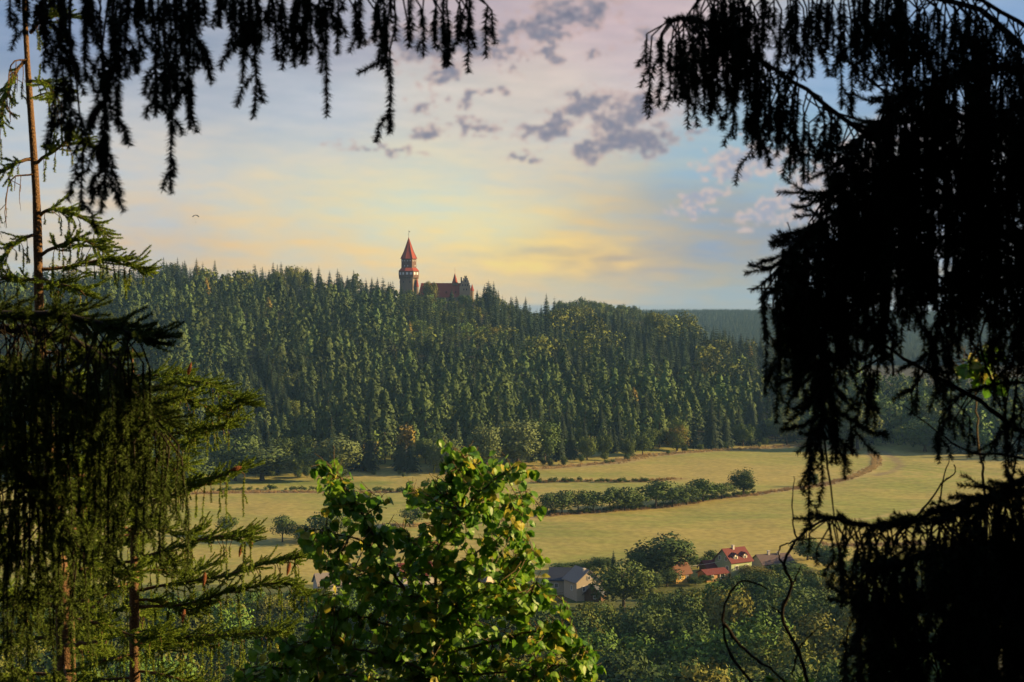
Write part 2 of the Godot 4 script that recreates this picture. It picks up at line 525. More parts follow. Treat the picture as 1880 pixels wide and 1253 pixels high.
func limb(tree: Node3D, path: PackedVector3Array, r0: float, r1: float, o: Dictionary, bark: Material, green: Material) -> MeshInstance3D:
	# a branch (wood) with its needles as a sub-part; hanging twigs at intervals
	var base := tree.position
	var wood := MB.new()
	var leaf := MB.new()
	var pts := spline(path, 4)
	for i in pts.size(): pts[i] -= base
	for i in range(1, pts.size() - 1): pts[i] += rv() * r1 * 1.2
	var rad := PackedFloat32Array()
	for i in pts.size(): rad.append(lerpf(r0, r1, float(i) / (pts.size() - 1)))
	wood.tube(pts, rad, 6)
	var total := length_of(pts)
	var hang := int(total * o.get("hang", 0.0))
	for i in hang:
		var t := lerpf(o.get("from", 0.0), 1.0, (i + rng.randf()) / hang)
		var a: Vector3 = along(pts, t) + Vector3(rng.randf_range(-1, 1), rng.randf_range(-1.5, -0.4), rng.randf_range(-1, 1)) * o.get("spread", 0.06)
		var f := rng.randf()
		var d: float = lerpf(o.lo, o.hi, f * f if o.get("short", true) else f)
		if o.has("taper"): d *= lerpf(1.0, o.taper, t)
		wood.tube(PackedVector3Array([along(pts, t), a]), PackedFloat32Array([o.thick, o.thick]), 3)
		strand(wood, leaf, a, d, o)
	if o.get("shoots", 0.0) > 0.0: shoots(wood, leaf, pts, o)
	if o.get("tipped", true): needles(leaf, pts, o.per * 0.8, o.nl, o.nw, 0.55)
	wood.col = Color.WHITE
	var b := part("branch", wood.mesh(), bark, tree)
	if leaf.v.size():
		var nd := part("needles", leaf.mesh(), green, b)
		nd.set_meta("kind", "stuff")
	return b

func cone_shape(l: float) -> ArrayMesh:
	var m := MB.new()
	rng.seed = 77
	var rows := 9
	for i in rows:
		var t := (i + 0.5) / rows
		var r := l * 0.17 * sin(PI * pow(clampf(t * 0.92 + 0.06, 0, 1), 0.8)) + l * 0.02
		for j in 9:
			var a := TAU * (j + 0.5 * (i % 2)) / 9
			var o := Vector3(cos(a), 0, sin(a))
			var s := Vector3(-sin(a), 0, cos(a)) * r * 0.42
			var y := -l * t
			var k := rng.randf_range(0.75, 1.25)
			m.col = Color(k, k, k)
			m.tri(o * r * 0.6 + Vector3(0, y + l * 0.07, 0) - s, o * r * 1.12 + Vector3(0, y - l * 0.055, 0), o * r * 0.6 + Vector3(0, y + l * 0.07, 0) + s)
	m.col = Color(0.8, 0.8, 0.8)
	m.frustum(Vector3.ZERO, 8, l * 0.03, -l, l * 0.13, -l * 0.6)
	m.frustum(Vector3.ZERO, 8, l * 0.13, -l * 0.6, l * 0.04, 0.0)
	return m.mesh()

# ---------------------------------------------------------------- ground
var strips := []     # [polyline in world xz, half width, colour]

func poly_dist(p: Array, x: float, z: float) -> float:
	var best := 1e9
	var q := Vector2(x, z)
	for i in p.size() - 1:
		var a: Vector2 = p[i]
		var b: Vector2 = p[i + 1]
		if absf(q.x - a.x) > 140.0 and absf(q.x - b.x) > 140.0: continue
		best = minf(best, Geometry2D.get_closest_point_to_segment(q, a, b).distance_to(q))
	return best

func world_line(a: Array) -> Array:
	var out := []
	for k in a:
		var w := at_pixel(k[0], k[1])
		out.append(Vector2(w.x, w.z))
	return out

func meadow_color(x: float, d: float) -> Color:
	var big := noise.get_noise_2d(x * 0.35, d * 0.5)
	var mid := noise2.get_noise_2d(x * 1.6, d * 2.2)
	var fine := noise.get_noise_2d(x * 9.0, d * 14.0)
	var streak := noise2.get_noise_2d(x * 0.7 + 400.0, d * 3.6)
	var c := Color(0.315, 0.28, 0.088).lerp(Color(0.20, 0.24, 0.056), clampf(0.45 + big * 1.3 + mid * 0.5 + streak * 0.8, 0, 1))
	var u := 940.0 + F * x / d
	# mown swaths on the upper field, turning with its rounded end
	var r := Vector2(x - 120.0, (d - 735.0) * 1.7).length()
	var sw := sin(r * 0.62 + mid * 1.6)
	if d > 690.0 and u > 1180.0: c = c.lerp(Color(0.36, 0.31, 0.12), 0.55 * ss(0.2, 0.95, sw + 0.5 * mid))
	elif d < 690.0: c = c.lerp(Color(0.34, 0.31, 0.11), 0.3 * ss(0.1, 0.9, sin(d * 0.75 + x * 0.13 + mid * 2.0) + mid))
	c = c.lerp(Color(0.36, 0.29, 0.11), ss(0.1, 0.6, fine + streak * 0.6) * 0.4)
	for s in strips:
		var dist := poly_dist(s[0], x, -d)
		var w: float = s[1] * (1.0 + 0.5 * mid)
		if dist < w * 1.6: c = c.lerp(s[2], 0.85 * ss(w * 1.5, w * 0.4, dist + fine * w * 0.9))
	return c

func grid(xs: PackedFloat32Array, ds: PackedFloat32Array, colors: int) -> ArrayMesh:
	var w := xs.size()
	var v := PackedVector3Array()
	var n := PackedVector3Array()
	var c := PackedColorArray()
	var idx := PackedInt32Array()
	for j in ds.size():
		for i in w:
			v.append(on_ground(xs[i], ds[j]))
			if colors == 1: c.append(meadow_color(xs[i], ds[j]))
			else: c.append(Color(0.05, 0.05, 0.025).lerp(Color(0.13, 0.16, 0.045), ss(360, 430, ds[j])) if ds[j] < 500.0 else Color(0.05, 0.05, 0.025) if ds[j] < 2200.0 else Color(0.035, 0.05, 0.03))
	for j in ds.size():
		for i in w:
			var a := v[j * w + mini(i + 1, w - 1)] - v[j * w + maxi(i - 1, 0)]
			var b := v[mini(j + 1, ds.size() - 1) * w + i] - v[maxi(j - 1, 0) * w + i]
			var q := a.cross(b)
			n.append((q if q.y > 0.0 else -q).normalized())
	for j in ds.size() - 1:
		for i in w - 1:
			var a := j * w + i
			idx.append_array(PackedInt32Array([a, a + w, a + 1, a + 1, a + w, a + w + 1]))
	var arr := []
	arr.resize(Mesh.ARRAY_MAX)
	arr[Mesh.ARRAY_VERTEX] = v; arr[Mesh.ARRAY_NORMAL] = n; arr[Mesh.ARRAY_COLOR] = c; arr[Mesh.ARRAY_INDEX] = idx
	var m := ArrayMesh.new()
	m.add_surface_from_arrays(Mesh.PRIMITIVE_TRIANGLES, arr)
	return m

func span(a: float, b: float, step: float) -> Array:
	var out := []
	var x := a
	while x < b - step * 0.4:
		out.append(x)
		x += step
	return out

func build_ground() -> void:
	var brown := Color(0.27, 0.205, 0.115)
	var straw := Color(0.38, 0.31, 0.16)
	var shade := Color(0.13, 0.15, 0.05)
	strips = [
		[world_line([[960, 952], [1060, 944], [1150, 938], [1240, 930], [1310, 917], [1380, 911], [1440, 901], [1500, 894], [1560, 880]]), 3.2, brown],
		[world_line([[1560, 880], [1590, 868], [1611, 855], [1612, 843], [1600, 831]]), 3.0, straw],
		[world_line([[1620, 828], [1645, 843], [1654, 856], [1640, 866], [1610, 874]]), 2.0, Color(0.2, 0.16, 0.1)],
		[world_line([[985, 886], [1080, 884], [1170, 885], [1240, 880]]), 4.5, Color(0.24, 0.17, 0.07)],
		[world_line([[980, 862], [1060, 856], [1130, 850], [1180, 838], [1300, 829], [1460, 819], [1560, 822]]), 6.0, brown.lerp(straw, 0.5)],
		[world_line([[360, 907], [480, 905], [640, 907], [760, 903], [900, 897]]), 4.0, brown],
		[world_line([[380, 890], [560, 888], [700, 888]]), 6.0, Color(0.16, 0.21, 0.05)],
		[world_line([[700, 968], [800, 966], [900, 960], [960, 953]]), 4.0, straw],
		[world_line([[1480, 965], [1600, 953], [1720, 932], [1850, 905]]), 0.9, straw],
		[world_line([[1500, 1000], [1560, 1003], [1700, 1000]]), 3.0, brown],
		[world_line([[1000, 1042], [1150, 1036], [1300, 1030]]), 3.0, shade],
	]
	var xs := PackedFloat32Array([-9000, -6000, -4000, -2800, -2000, -1400, -1000, -760, -600, -480, -400, -340] + span(-300, 460, 2.6) + [460, 500, 560, 640, 740, 860, 1000, 1200, 1500, 2000, 2800, 4000, 6000, 9000])
	var near := PackedFloat32Array([-200, -120, -60, -30, -12, -4] + span(0, 20, 1.5) + span(20, 60, 8.0) + span(60, 470, 12.0) + [470])
	var mid := PackedFloat32Array(span(470, 905, 2.2) + [905])
	var far := PackedFloat32Array(span(905, 1700, 16.0) + span(1700, 2700, 60.0) + span(2700, 4600, 110.0) + [4600, 5200, 6000, 7500, 10000])
	var soil := plain("forest_floor", Color(1, 1, 1), 0.95, noise_tex(0.02, 0.55, 1.0), 0.05)
	var grass := plain("meadow_grass", Color(1, 1, 1), 0.95, noise_tex(0.02, 0.8, 1.0, 512, 5, 5), 0.023)
	structure("hillside", grid(xs, near, 0), soil, "wooded slope falling away below the viewpoint")
	structure("meadow", grid(xs, mid, 1), grass, "mown olive green meadow in the valley")
	structure("terrain", grid(xs, far, 0), soil, "ground under the forests of the hills beyond the meadow")

# ---------------------------------------------------------------- trees of the hills, the fields and the village
func shape_lib() -> void:
	for i in 4:
		shapes["spruce%d" % i] = conifer(15, 10, 3, 0.22 + 0.022 * i, 100 + i)
		shapes["spruce_near%d" % i] = conifer(24, 12, 3, 0.22 + 0.022 * i, 140 + i)
		shapes["pine%d" % i] = pine(170, 0.05, 0.21 + 0.022 * i, 160 + i)
		shapes["pine_near%d" % i] = pine(420, 0.036, 0.21 + 0.022 * i, 180 + i)
		shapes["leaf%d" % i] = broadleaf(200 + i, 15, 20, 0.055, 0.36 + 0.04 * i, 0.02)
		shapes["leaf_near%d" % i] = broadleaf(220 + i, 28, 130, 0.026, 0.38 + 0.05 * i, 0.02)
		shapes["orchard%d" % i] = broadleaf(240 + i, 26, 60, 0.036, 0.5 + 0.06 * i, 0.10)
		shapes["trunk%d" % i] = trunk_shape(260 + i, 0.72, 0.022, 5, 0.3)
		shapes["stem%d" % i] = trunk_shape(280 + i, 0.94, 0.012, 0, 0.0)
	for i in 2:
		shapes["dense%d" % i] = broadleaf(300 + i, 60, 75, 0.022, 0.36, 0.03)
		shapes["airy%d" % i] = broadleaf(310 + i, 16, 26, 0.03, 0.17, 0.3)

const SPRUCE := Color(0.018, 0.037, 0.018)
const PINE := Color(0.046, 0.078, 0.026)
const LEAF := Color(0.052, 0.098, 0.024)
const OLIVE := Color(0.092, 0.122, 0.024)
const GOLD := Color(0.15, 0.128, 0.03)
const SILVER := Color(0.095, 0.135, 0.05)

func green_of(base: Color, step: int) -> StandardMaterial3D:
	var key := "foliage_%d_%d_%d_%d" % [int(base.r * 1000), int(base.g * 1000), int(base.b * 1000), step]
	if not mats.has(key):
		var k := 0.78 + 0.15 * step
		plain(key, Color(base.r * k * (1.0 + 0.04 * step), base.g * k, base.b * k), 0.75, null, 1.0, 0.12, 0.25)
	return mats[key]

func place_tree(called: String, crown: Mesh, stem: Mesh, green: Material, at: Vector3, h: float, w: float, turn: float, label: String, group: String, bark_key := "bark") -> Node3D:
	var t := thing(called, label, "tree", at, group)
	t.rotation.y = turn
	t.scale = Vector3(h * w, h, h * w)
	part("crown", crown, green, t)
	part("trunk", stem, mats[bark_key], t)
	return t

var TOPCAP := [[690, 400], [722, 516], [735, 524], [750, 530], [766, 529], [778, 522], [800, 536], [815, 544], [842, 547], [862, 543], [880, 540], [905, 400]]

func hill_forest() -> void:
	rng.seed = 11
	var list := []
	var d := 640.0
	while d < 2050.0:
		var step := 10.4 if d < 1000.0 else 11.4
		var x0 := (-150.0 - 940.0) / F * d
		var x1 := (2060.0 - 940.0) / F * d
		var x := x0 + rng.randf() * step
		while x < x1:
			var xx := x + rng.randf_range(-0.45, 0.45) * step
			var dd := d + rng.randf_range(-0.45, 0.45) * step
			x += step
			var u := 940.0 + F * xx / dd
			var de := lut(EDGE, u)
			var dr := lut(CREST_D, u)
			var s := (dd - de) / (dr - de)
			if s < -0.004: continue
			if s > 1.05 and not (dd > 1760.0 and xx > 20.0 and xx < 240.0): continue
			if dd > 1462.0 and dd < 1545.0 and xx > -118.0 and xx < -28.0: continue
			var z := 1.3 * noise.get_noise_2d(xx * 0.55, dd * 0.55) + rng.randf_range(-0.4, 0.4)
			var kind := "spruce"
			var tint := SPRUCE
			var h := rng.randf_range(18, 28)
			if s > 0.88 and s < 1.05:
				if rng.randf() < 0.1: continue
				h = rng.randf_range(15, 29)
			if s > 1.05:
				h = rng.randf_range(12, 18)
				kind = "leaf" if rng.randf() < 0.72 else "spruce"
				tint = OLIVE.lerp(LEAF, 0.7).lerp(GOLD, rng.randf() * 0.12) if kind == "leaf" else SPRUCE
			elif s < 0.014:
				kind = "leaf"; tint = LEAF.lerp(OLIVE, rng.randf() * 0.6); h = rng.randf_range(3.0, 7.0)
			elif s < 0.05:
				if rng.randf() < 0.66:
					kind = "leaf"; tint = LEAF.lerp(OLIVE, rng.randf() * 0.5); h = rng.randf_range(10, 19)
			elif u < 740.0 and s < 0.80 and z > -0.25:
				kind = "pine"; tint = PINE
			elif u > 690.0 and u < 1010.0 and s > 0.55 and z > 0.02:
				kind = "leaf"; tint = LEAF.lerp(OLIVE, rng.randf()).lerp(GOLD, maxf(0.0, rng.randf_range(-1.2, 0.5))); h = rng.randf_range(9, 15)
			elif u >= 740.0 and u < 1560.0 and s < 0.45 and z > -0.3:
				kind = "pine"; tint = PINE.lerp(LEAF, 0.4)
			elif u >= 1560.0 and z > 0.05:
				kind = "leaf"; tint = LEAF
			elif z > 0.5:
				kind = "leaf"; tint = OLIVE
			if rng.randf() < 0.006: tint = GOLD
			if s > 0.06 and s < 0.8 and rng.randf() < 0.1:
				kind = "leaf"; tint = LEAF.lerp(OLIVE, rng.randf()); h = rng.randf_range(11, 18)
			h *= 0.95 + 0.4 * noise.get_noise_2d(xx * 0.5 + 500.0, dd * 0.5)
			var g := ground(xx, dd)
			if dd > 1330.0 and u > 690.0 and u < 905.0:
				var cap := (HORIZON - lut(TOPCAP, u)) / F * dd
				h = minf(h, cap - g + rng.randf_range(-2.5, 0.0))
				if h < 3.0: continue
			var k := rng.randf_range(0.66, 1.34) * (0.92 + 0.6 * noise2.get_noise_2d(xx * 0.9, dd * 0.9))
			var warm := rng.randf_range(-0.08, 0.12)
			list.append([dd, xx, g, h, kind, Color(tint.r * k * (1.0 + warm), tint.g * k, tint.b * k * (1.0 - warm)), tint, u, s])
		d += step
	list.sort_custom(func(a, b): return a[0] < b[0])
	cover.resize(2200)
	cover.fill(1253.0)
	var left := {"spruce": 230, "pine": 230, "leaf": 150}
	var rest := {}
	var solo := 0
	for t in list:
		var top: float = HORIZON - F * (t[2] + t[3]) / t[0]
		var half: float = F * t[3] * 0.16 / t[0]
		var c := int(clampf(t[7], 2, 2190))
		var seen_: float = cover[c] - top
		var lo := int(clampf(t[7] - half, 0, 2199))
		var hi := int(clampf(t[7] + half, 0, 2199))
		for i in range(lo, hi + 1):
			var y: float = top + absf(i - c) / maxf(half, 1.0) * (F * t[3] * 0.8 / t[0])
			if y < cover[i]: cover[i] = y
		var kind: String = t[4]
		var n := int(t[1] * 7.0) & 3
		if seen_ > 13.0 and left[kind] > 0 and t[7] > 300.0 and t[7] < 1470.0 and absf(t[7] - 800.0) > 0.0 and (t[8] < 0.3 or t[8] > 0.9):
			left[kind] -= 1
			solo += 1
			var where := "at the meadow's far edge" if t[8] < 0.06 else "low on the hill" if t[8] < 0.3 else "on the crest left of castle," if t[7] < 740.0 else "on the crest by the castle,"
			where += " left of all" if t[7] < 480.0 else " left of centre" if t[7] < 680.0 else " under the castle" if t[7] < 880.0 else " above the pale willow" if t[7] < 1010.0 else " above the hedgerow start" if t[7] < 1150.0 else " above the hedgerow middle" if t[7] < 1290.0 else " above the hedgerow end" if t[7] < 1400.0 else " by the far corner"
			var named: String = {"spruce": "spruce_tree", "pine": "pine_tree", "leaf": "broadleaf_tree"}[kind]
			var look: String = {"spruce": "dark pointed spruce ", "pine": "olive green soft crowned pine ", "leaf": "bushy green broadleaf "}[kind]
			var step := clampi(int(round((t[5].g / t[6].g - 0.78) / 0.15)), 0, 3)
			place_tree(named, shapes[kind + "_near%d" % n], shapes[("trunk%d" if kind == "leaf" else "stem%d") % n], green_of(t[6], step), Vector3(t[1], t[2] - 0.3, -t[0]), t[3], 1.0, t[1] * 3.7, look + where, look.strip_edges() + " group " + where)
		else:
			var key := kind + str(n)
			if not rest.has(key): rest[key] = [[], PackedColorArray()]
			var b := Basis(Vector3.UP, t[1] * 3.7).scaled(Vector3(t[3], t[3], t[3]))
			rest[key][0].append(Transform3D(b, Vector3(t[1], t[2] - 0.3, -t[0])))
			rest[key][1].append(t[5])
	print("hill trees ", list.size(), " solo ", solo, " left ", left)
	var f := Node3D.new()
	f.name = "hill_forest"
	add_child(f)
	tag(f, "dense mixed forest covering the castle hill", "forest", "", "stuff")
	for key in rest:
		scatter("treetops", shapes[key], mats["forest_copies"], f, rest[key][0], rest[key][1])

func far_forest() -> void:
	rng.seed = 21
	var where := []
	var tints := PackedColorArray()
	for i in 30000:
		var d := rng.randf_range(2300.0, 4500.0)
		var u := rng.randf_range(1080.0, 2000.0)
		var x := (u - 940.0) / F * d
		var h := rng.randf_range(16, 24)
		where.append(Transform3D(Basis(Vector3.UP, rng.randf() * TAU).scaled(Vector3(h * 1.3, h, h * 1.3)), on_ground(x, d)))
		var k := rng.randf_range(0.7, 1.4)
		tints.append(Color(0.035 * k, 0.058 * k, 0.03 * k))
	var o := scatter("far_forest", shapes["spruce1"], mats["forest_copies"], self, where, tints)
	tag(o, "distant blue green forest on the far hills", "forest", "", "stuff")

func field_trees() -> void:
	rng.seed = 31
	# [px, base py, top py, width px, shape, colour, label]
	var one := [
		[892, 868, 778, 62, "dense", SILVER, "pale green poplar with yellow top at the forest edge"],
		[950, 862, 768, 96, "dense", SILVER, "large pale green willow at the forest edge"],
		[1000, 856, 770, 50, "leaf_near", LEAF, "dark green tree right of the pale willow"],
		[612, 884, 800, 74, "leaf_near", SILVER, "pale grey green tree at the left meadow edge"],
		[480, 884, 818, 92, "leaf_near", SILVER.lerp(LEAF, 0.5), "spreading grey green tree beyond the left strip of grass"],
		[430, 884, 790, 80, "leaf_near", LEAF.lerp(SILVER, 0.3), "bushy green tree at the far left forest foot"],
		[350, 905, 830, 70, "leaf_near", LEAF.lerp(SILVER, 0.4), "grey green tree half hidden behind the cone bearing spruce"],
		[745, 862, 775, 34, "airy", GOLD, "slender yellow birch before the dark forest"],
		[916, 790, 708, 44, "airy", GOLD, "golden autumn tree within the dark pines"],
		[815, 872, 795, 50, "leaf_near", SILVER.lerp(LEAF, 0.4), "light green tree behind the top of the aspen"],
		[1576, 826, 742, 78, "dense", SILVER.lerp(OLIVE, 0.4), "round pale willow at the bend of the field track"],
		[1446, 818, 742, 40, "leaf_near", OLIVE.lerp(SILVER, 0.4), "yellow green tree at the far corner of the meadow"],
		[1700, 830, 770, 60, "leaf_near", LEAF, "dim green tree behind the bare limb"],
		[1366, 912, 861, 50, "dense", LEAF.lerp(SPRUCE, 0.5), "dark round tree ending the hedgerow"],
		[1496, 895, 869, 20, "dense", LEAF.lerp(SPRUCE, 0.4), "small dark bush alone on the meadow"],
		[517, 997, 945, 44, "orchard", LEAF.lerp(SILVER, 0.3), "small fruit tree with bare trunk on the left meadow"],
		[606, 996, 935, 70, "orchard", LEAF.lerp(SILVER, 0.25), "wide grey green fruit tree beside the aspen"],
		[556, 1000, 965, 40, "orchard", LEAF, "low dark bush between two fruit trees"],
		[416, 985, 948, 34, "orchard", LEAF.lerp(SILVER, 0.3), "small round tree behind the spruce cones"],
		[758, 968, 930, 40, "orchard", LEAF.lerp(SILVER, 0.2), "small tree seen between the aspen stems"],
		[1485, 1030, 985, 46, "leaf_near", LEAF, "green bush by the power pole"],
		[1524, 1052, 1000, 60, "leaf_near", LEAF, "dark green tree right of the power pole"],
		[1216, 1072, 984, 92, "leaf_near", LEAF.lerp(SPRUCE, 0.35), "tall dark round tree left of the green house"],
		[1180, 1078, 1010, 40, "leaf_near", LEAF.lerp(SPRUCE, 0.3), "dark tree leaning on the tall round tree"],
		[1146, 1150, 1026, 100, "leaf_near", LEAF.lerp(OLIVE, 0.3), "broad dark tree right of the beige house"],
		[1127, 1060, 1010, 20, "spruce_near", SPRUCE, "spruce tip rising behind the broad dark tree"],
		[1075, 1052, 1030, 40, "leaf_near", LEAF, "bush above the roof of the beige house"],
		[1040, 1054, 1036, 50, "orchard", LEAF, "low shrub left above the beige house"],
		[1108, 1052, 1024, 40, "leaf_near", LEAF.lerp(SPRUCE, 0.3), "dark shrub between beige house and spruce tip"],
		[1282, 1048, 1020, 44, "orchard", LEAF, "garden tree left behind the green house"],
		[1278, 1082, 1060, 28, "leaf_near", LEAF.lerp(SPRUCE, 0.2), "round green tree in front of the yellow cottage's right corner"],
		[1226, 1086, 1042, 50, "leaf_near", LEAF.lerp(SPRUCE, 0.4), "dark tree touching the yellow cottage on its left"],
		[1298, 1076, 1055, 26, "leaf_near", LEAF, "small tree hiding part of the orange outbuilding"],
		[1388, 1068, 1040, 48, "leaf_near", OLIVE.lerp(GOLD, 0.6), "rust tinged tree between the green house and bungalow"],
		[1448, 1064, 1034, 56, "leaf_near", LEAF, "full green tree at the bungalow's right end"],
		[1194, 1100, 1052, 46, "leaf_near", SPRUCE.lerp(LEAF, 0.5), "dark reddish stemmed tree right of the broad dark tree"],
		[1305, 1040, 1010, 30, "orchard", LEAF.lerp(SPRUCE, 0.4), "dark garden tree at the gable of the green house"],
	]
	for k in 9:
		one.append([[1005, 1032, 1062, 1090, 1120, 1148, 1165, 1236, 1262][k], [948, 946, 944, 943, 941, 939, 938, 932, 928][k], [905, 900, 896, 898, 895, 894, 905, 896, 888][k], [42, 46, 44, 46, 44, 48, 40, 52, 48][k], "orchard", LEAF.lerp(SILVER, 0.15 + 0.05 * (k % 3)),
			["pale small tree starting the hedgerow", "second", "third", "fourth", "fifth", "sixth", "low", "low second", "third last"][k] + " fruit tree of the hedgerow counted from the aspen" if k in [1, 2, 3, 4, 5] else ["first fruit tree of the hedgerow beside the aspen", "", "", "", "", "", "low fruit tree crouched before the large hedgerow tree", "bushy fruit tree just right of the large hedgerow tree", "fruit tree between bushy one and hedgerow end group"][k]])
	one.append([1205, 935, 882, 66, "orchard", LEAF.lerp(SPRUCE, 0.2), "large dark fruit tree in the middle of the hedgerow"])
	one.append([1292, 922, 878, 50, "orchard", LEAF, "leaning fruit tree two before the hedgerow end"])
	one.append([1326, 917, 884, 46, "orchard", LEAF.lerp(SILVER, 0.1), "fruit tree beside the dark round hedgerow end"])
	for t in one:
		var at: Vector3
		if t[1] < 880 and t[1] > 815 and t[4] != "airy": at = at_pixel(t[0], t[1])
		elif t[4] == "airy" or t[1] < 815:
			var dd := 735.0 if t[0] < 800 else 905.0
			at = on_ground((t[0] - 940.0) / F * dd, dd)
		elif t[1] > 1045:
			var dd := lut([[1048, 492], [1060, 484], [1080, 470], [1130, 446], [1150, 432]], t[1])
			at = on_ground((t[0] - 940.0) / F * dd, dd)
		else: at = at_pixel(t[0], t[1])
		var d := -at.z
		var h: float = maxf(1.5, (HORIZON - t[2]) / F * d - at.y)
		var wide: float = t[3] / F * d
		var n := int(t[0]) % 4
		var key: String = t[4] + str(n % 2 if t[4] in ["dense", "airy"] else n)
		var box: AABB = shapes[key].get_aabb()
		var w := wide / (h * maxf(0.1, box.size.x)) * (1.35 if t[4] in ["orchard", "leaf_near"] else 1.1)
		var called := "poplar_tree" if "poplar" in t[6] else "willow_tree" if "willow" in t[6] else "birch_tree" if "birch" in t[6] else "garden_bush" if "bush" in t[6] or "shrub" in t[6] else "fruit_tree" if "fruit" in t[6] else "spruce_tree" if "spruce tip" in t[6] else "broadleaf_tree"
		place_tree(called, shapes[key], shapes[("stem%d" if t[4] in ["spruce_near", "airy"] else "trunk%d") % n], green_of(t[5], 1 + int(t[0]) % 2), at - Vector3(0, 0.1, 0), h / 0.98, w, t[0] * 1.3, t[6], "trees of the hedgerow" if "hedgerow" in t[6] else "", "bark_pale" if "birch" in t[6] else "bark")

func valley_wood() -> void:
	rng.seed = 41
	var list := []
	var capped := [[380, 1075], [560, 1075], [700, 1062], [900, 1062], [1000, 1100], [1030, 1098], [1085, 1098], [1130, 1100], [1190, 1080], [1228, 1078], [1262, 1074], [1300, 1068], [1340, 1056], [1380, 1042], [1450, 1040], [1520, 1030], [1600, 1010], [1900, 1000]]
	var d := 255.0
	while d < 470.0:
		var step := 12.0 if d < 425.0 else 8.0
		var x := (-120.0 - 940.0) / F * d
		while x < (1760.0 - 940.0) / F * d:
			var xx := x + rng.randf_range(-0.45, 0.45) * step
			var dd := d + rng.randf_range(-0.45, 0.45) * step
			x += step
			var u := 940.0 + F * xx / dd
			var g := ground(xx, dd)
			var h := rng.randf_range(9.0, 21.0) * (1.0 if dd < 420.0 else 0.8)
			var cap := (HORIZON - lut(capped, u)) / F * dd
			h = minf(h, cap - g - rng.randf_range(0.0, 1.8))
			if h < 3.2: continue
			if dd > 446.0 and u > 1005.0 and u < 1120.0: continue
			list.append([dd, xx, g, h, u])
		d += step
	list.sort_custom(func(a, b): return a[0] < b[0])
	cover.fill(1253.0)
	var rest := []
	var tints := PackedColorArray()
	var solo := 0
	var looks := ["yellow green", "deep green", "fresh green", "olive green", "dusky green", "autumn tinged"]
	var tones := [OLIVE.lerp(LEAF, 0.3), LEAF.lerp(SPRUCE, 0.2), Color(0.07, 0.14, 0.024), OLIVE, LEAF.lerp(SPRUCE, 0.5), OLIVE.lerp(GOLD, 0.25)]
	for t in list:
		var top: float = HORIZON - F * (t[2] + t[3]) / t[0]
		var half: float = F * t[3] * 0.4 / t[0]
		var c := int(clampf(t[4], 2, 2190))
		var seen_: float = cover[c] - top
		for i in range(int(clampf(c - half, 0, 2199)), int(clampf(c + half, 0, 2199)) + 1):
			var y: float = top + pow(absf(i - c) / half, 2.0) * (F * t[3] * 0.5 / t[0])
			if y < cover[i]: cover[i] = y
		var kind := rng.randi_range(0, 5) if rng.randf() < 0.75 else 1
		var n := rng.randi_range(0, 3)
		if seen_ > 10.0 and t[4] > 960.0 and t[4] < 1560.0:
			solo += 1
			var near := "under the green house" if absf(t[4] - 1330.0) < 60.0 else "below the beige house" if absf(t[4] - 1065.0) < 50.0 else "below the broad dark tree" if t[4] < 1200.0 and t[4] > 1110.0 else "beside the aspen leaves" if t[4] < 1020.0 else "behind the bare curling twigs" if t[4] > 1390.0 else "below the yellow house"
			var row := "in the wood's upper rows " if t[0] > 385.0 else "in the wood's middle rows " if t[0] > 325.0 else "in the wood's lowest rows "
			place_tree("broadleaf_tree", shapes["leaf_near%d" % n], shapes["trunk%d" % n], green_of(tones[kind], rng.randi_range(0, 3)), Vector3(t[1], t[2] - 0.2, -t[0]), t[3], rng.randf_range(0.95, 1.25), rng.randf() * TAU, looks[kind] + " broadleaf tree " + row + near, looks[kind] + " trees " + row + near)
		else:
			var k := rng.randf_range(0.75, 1.3)
			rest.append(Transform3D(Basis(Vector3.UP, rng.randf() * TAU).scaled(Vector3(t[3], t[3], t[3])), Vector3(t[1], t[2] - 0.2, -t[0])))
			tints.append(Color(tones[kind].r * k, tones[kind].g * k, tones[kind].b * k))
	print("valley trees ", list.size(), " solo ", solo)
	var o := scatter("valley_forest", shapes["leaf_near1"], mats["forest_copies"], self, rest, tints)
	tag(o, "crowns of the valley wood hidden behind nearer trees", "forest", "", "stuff")

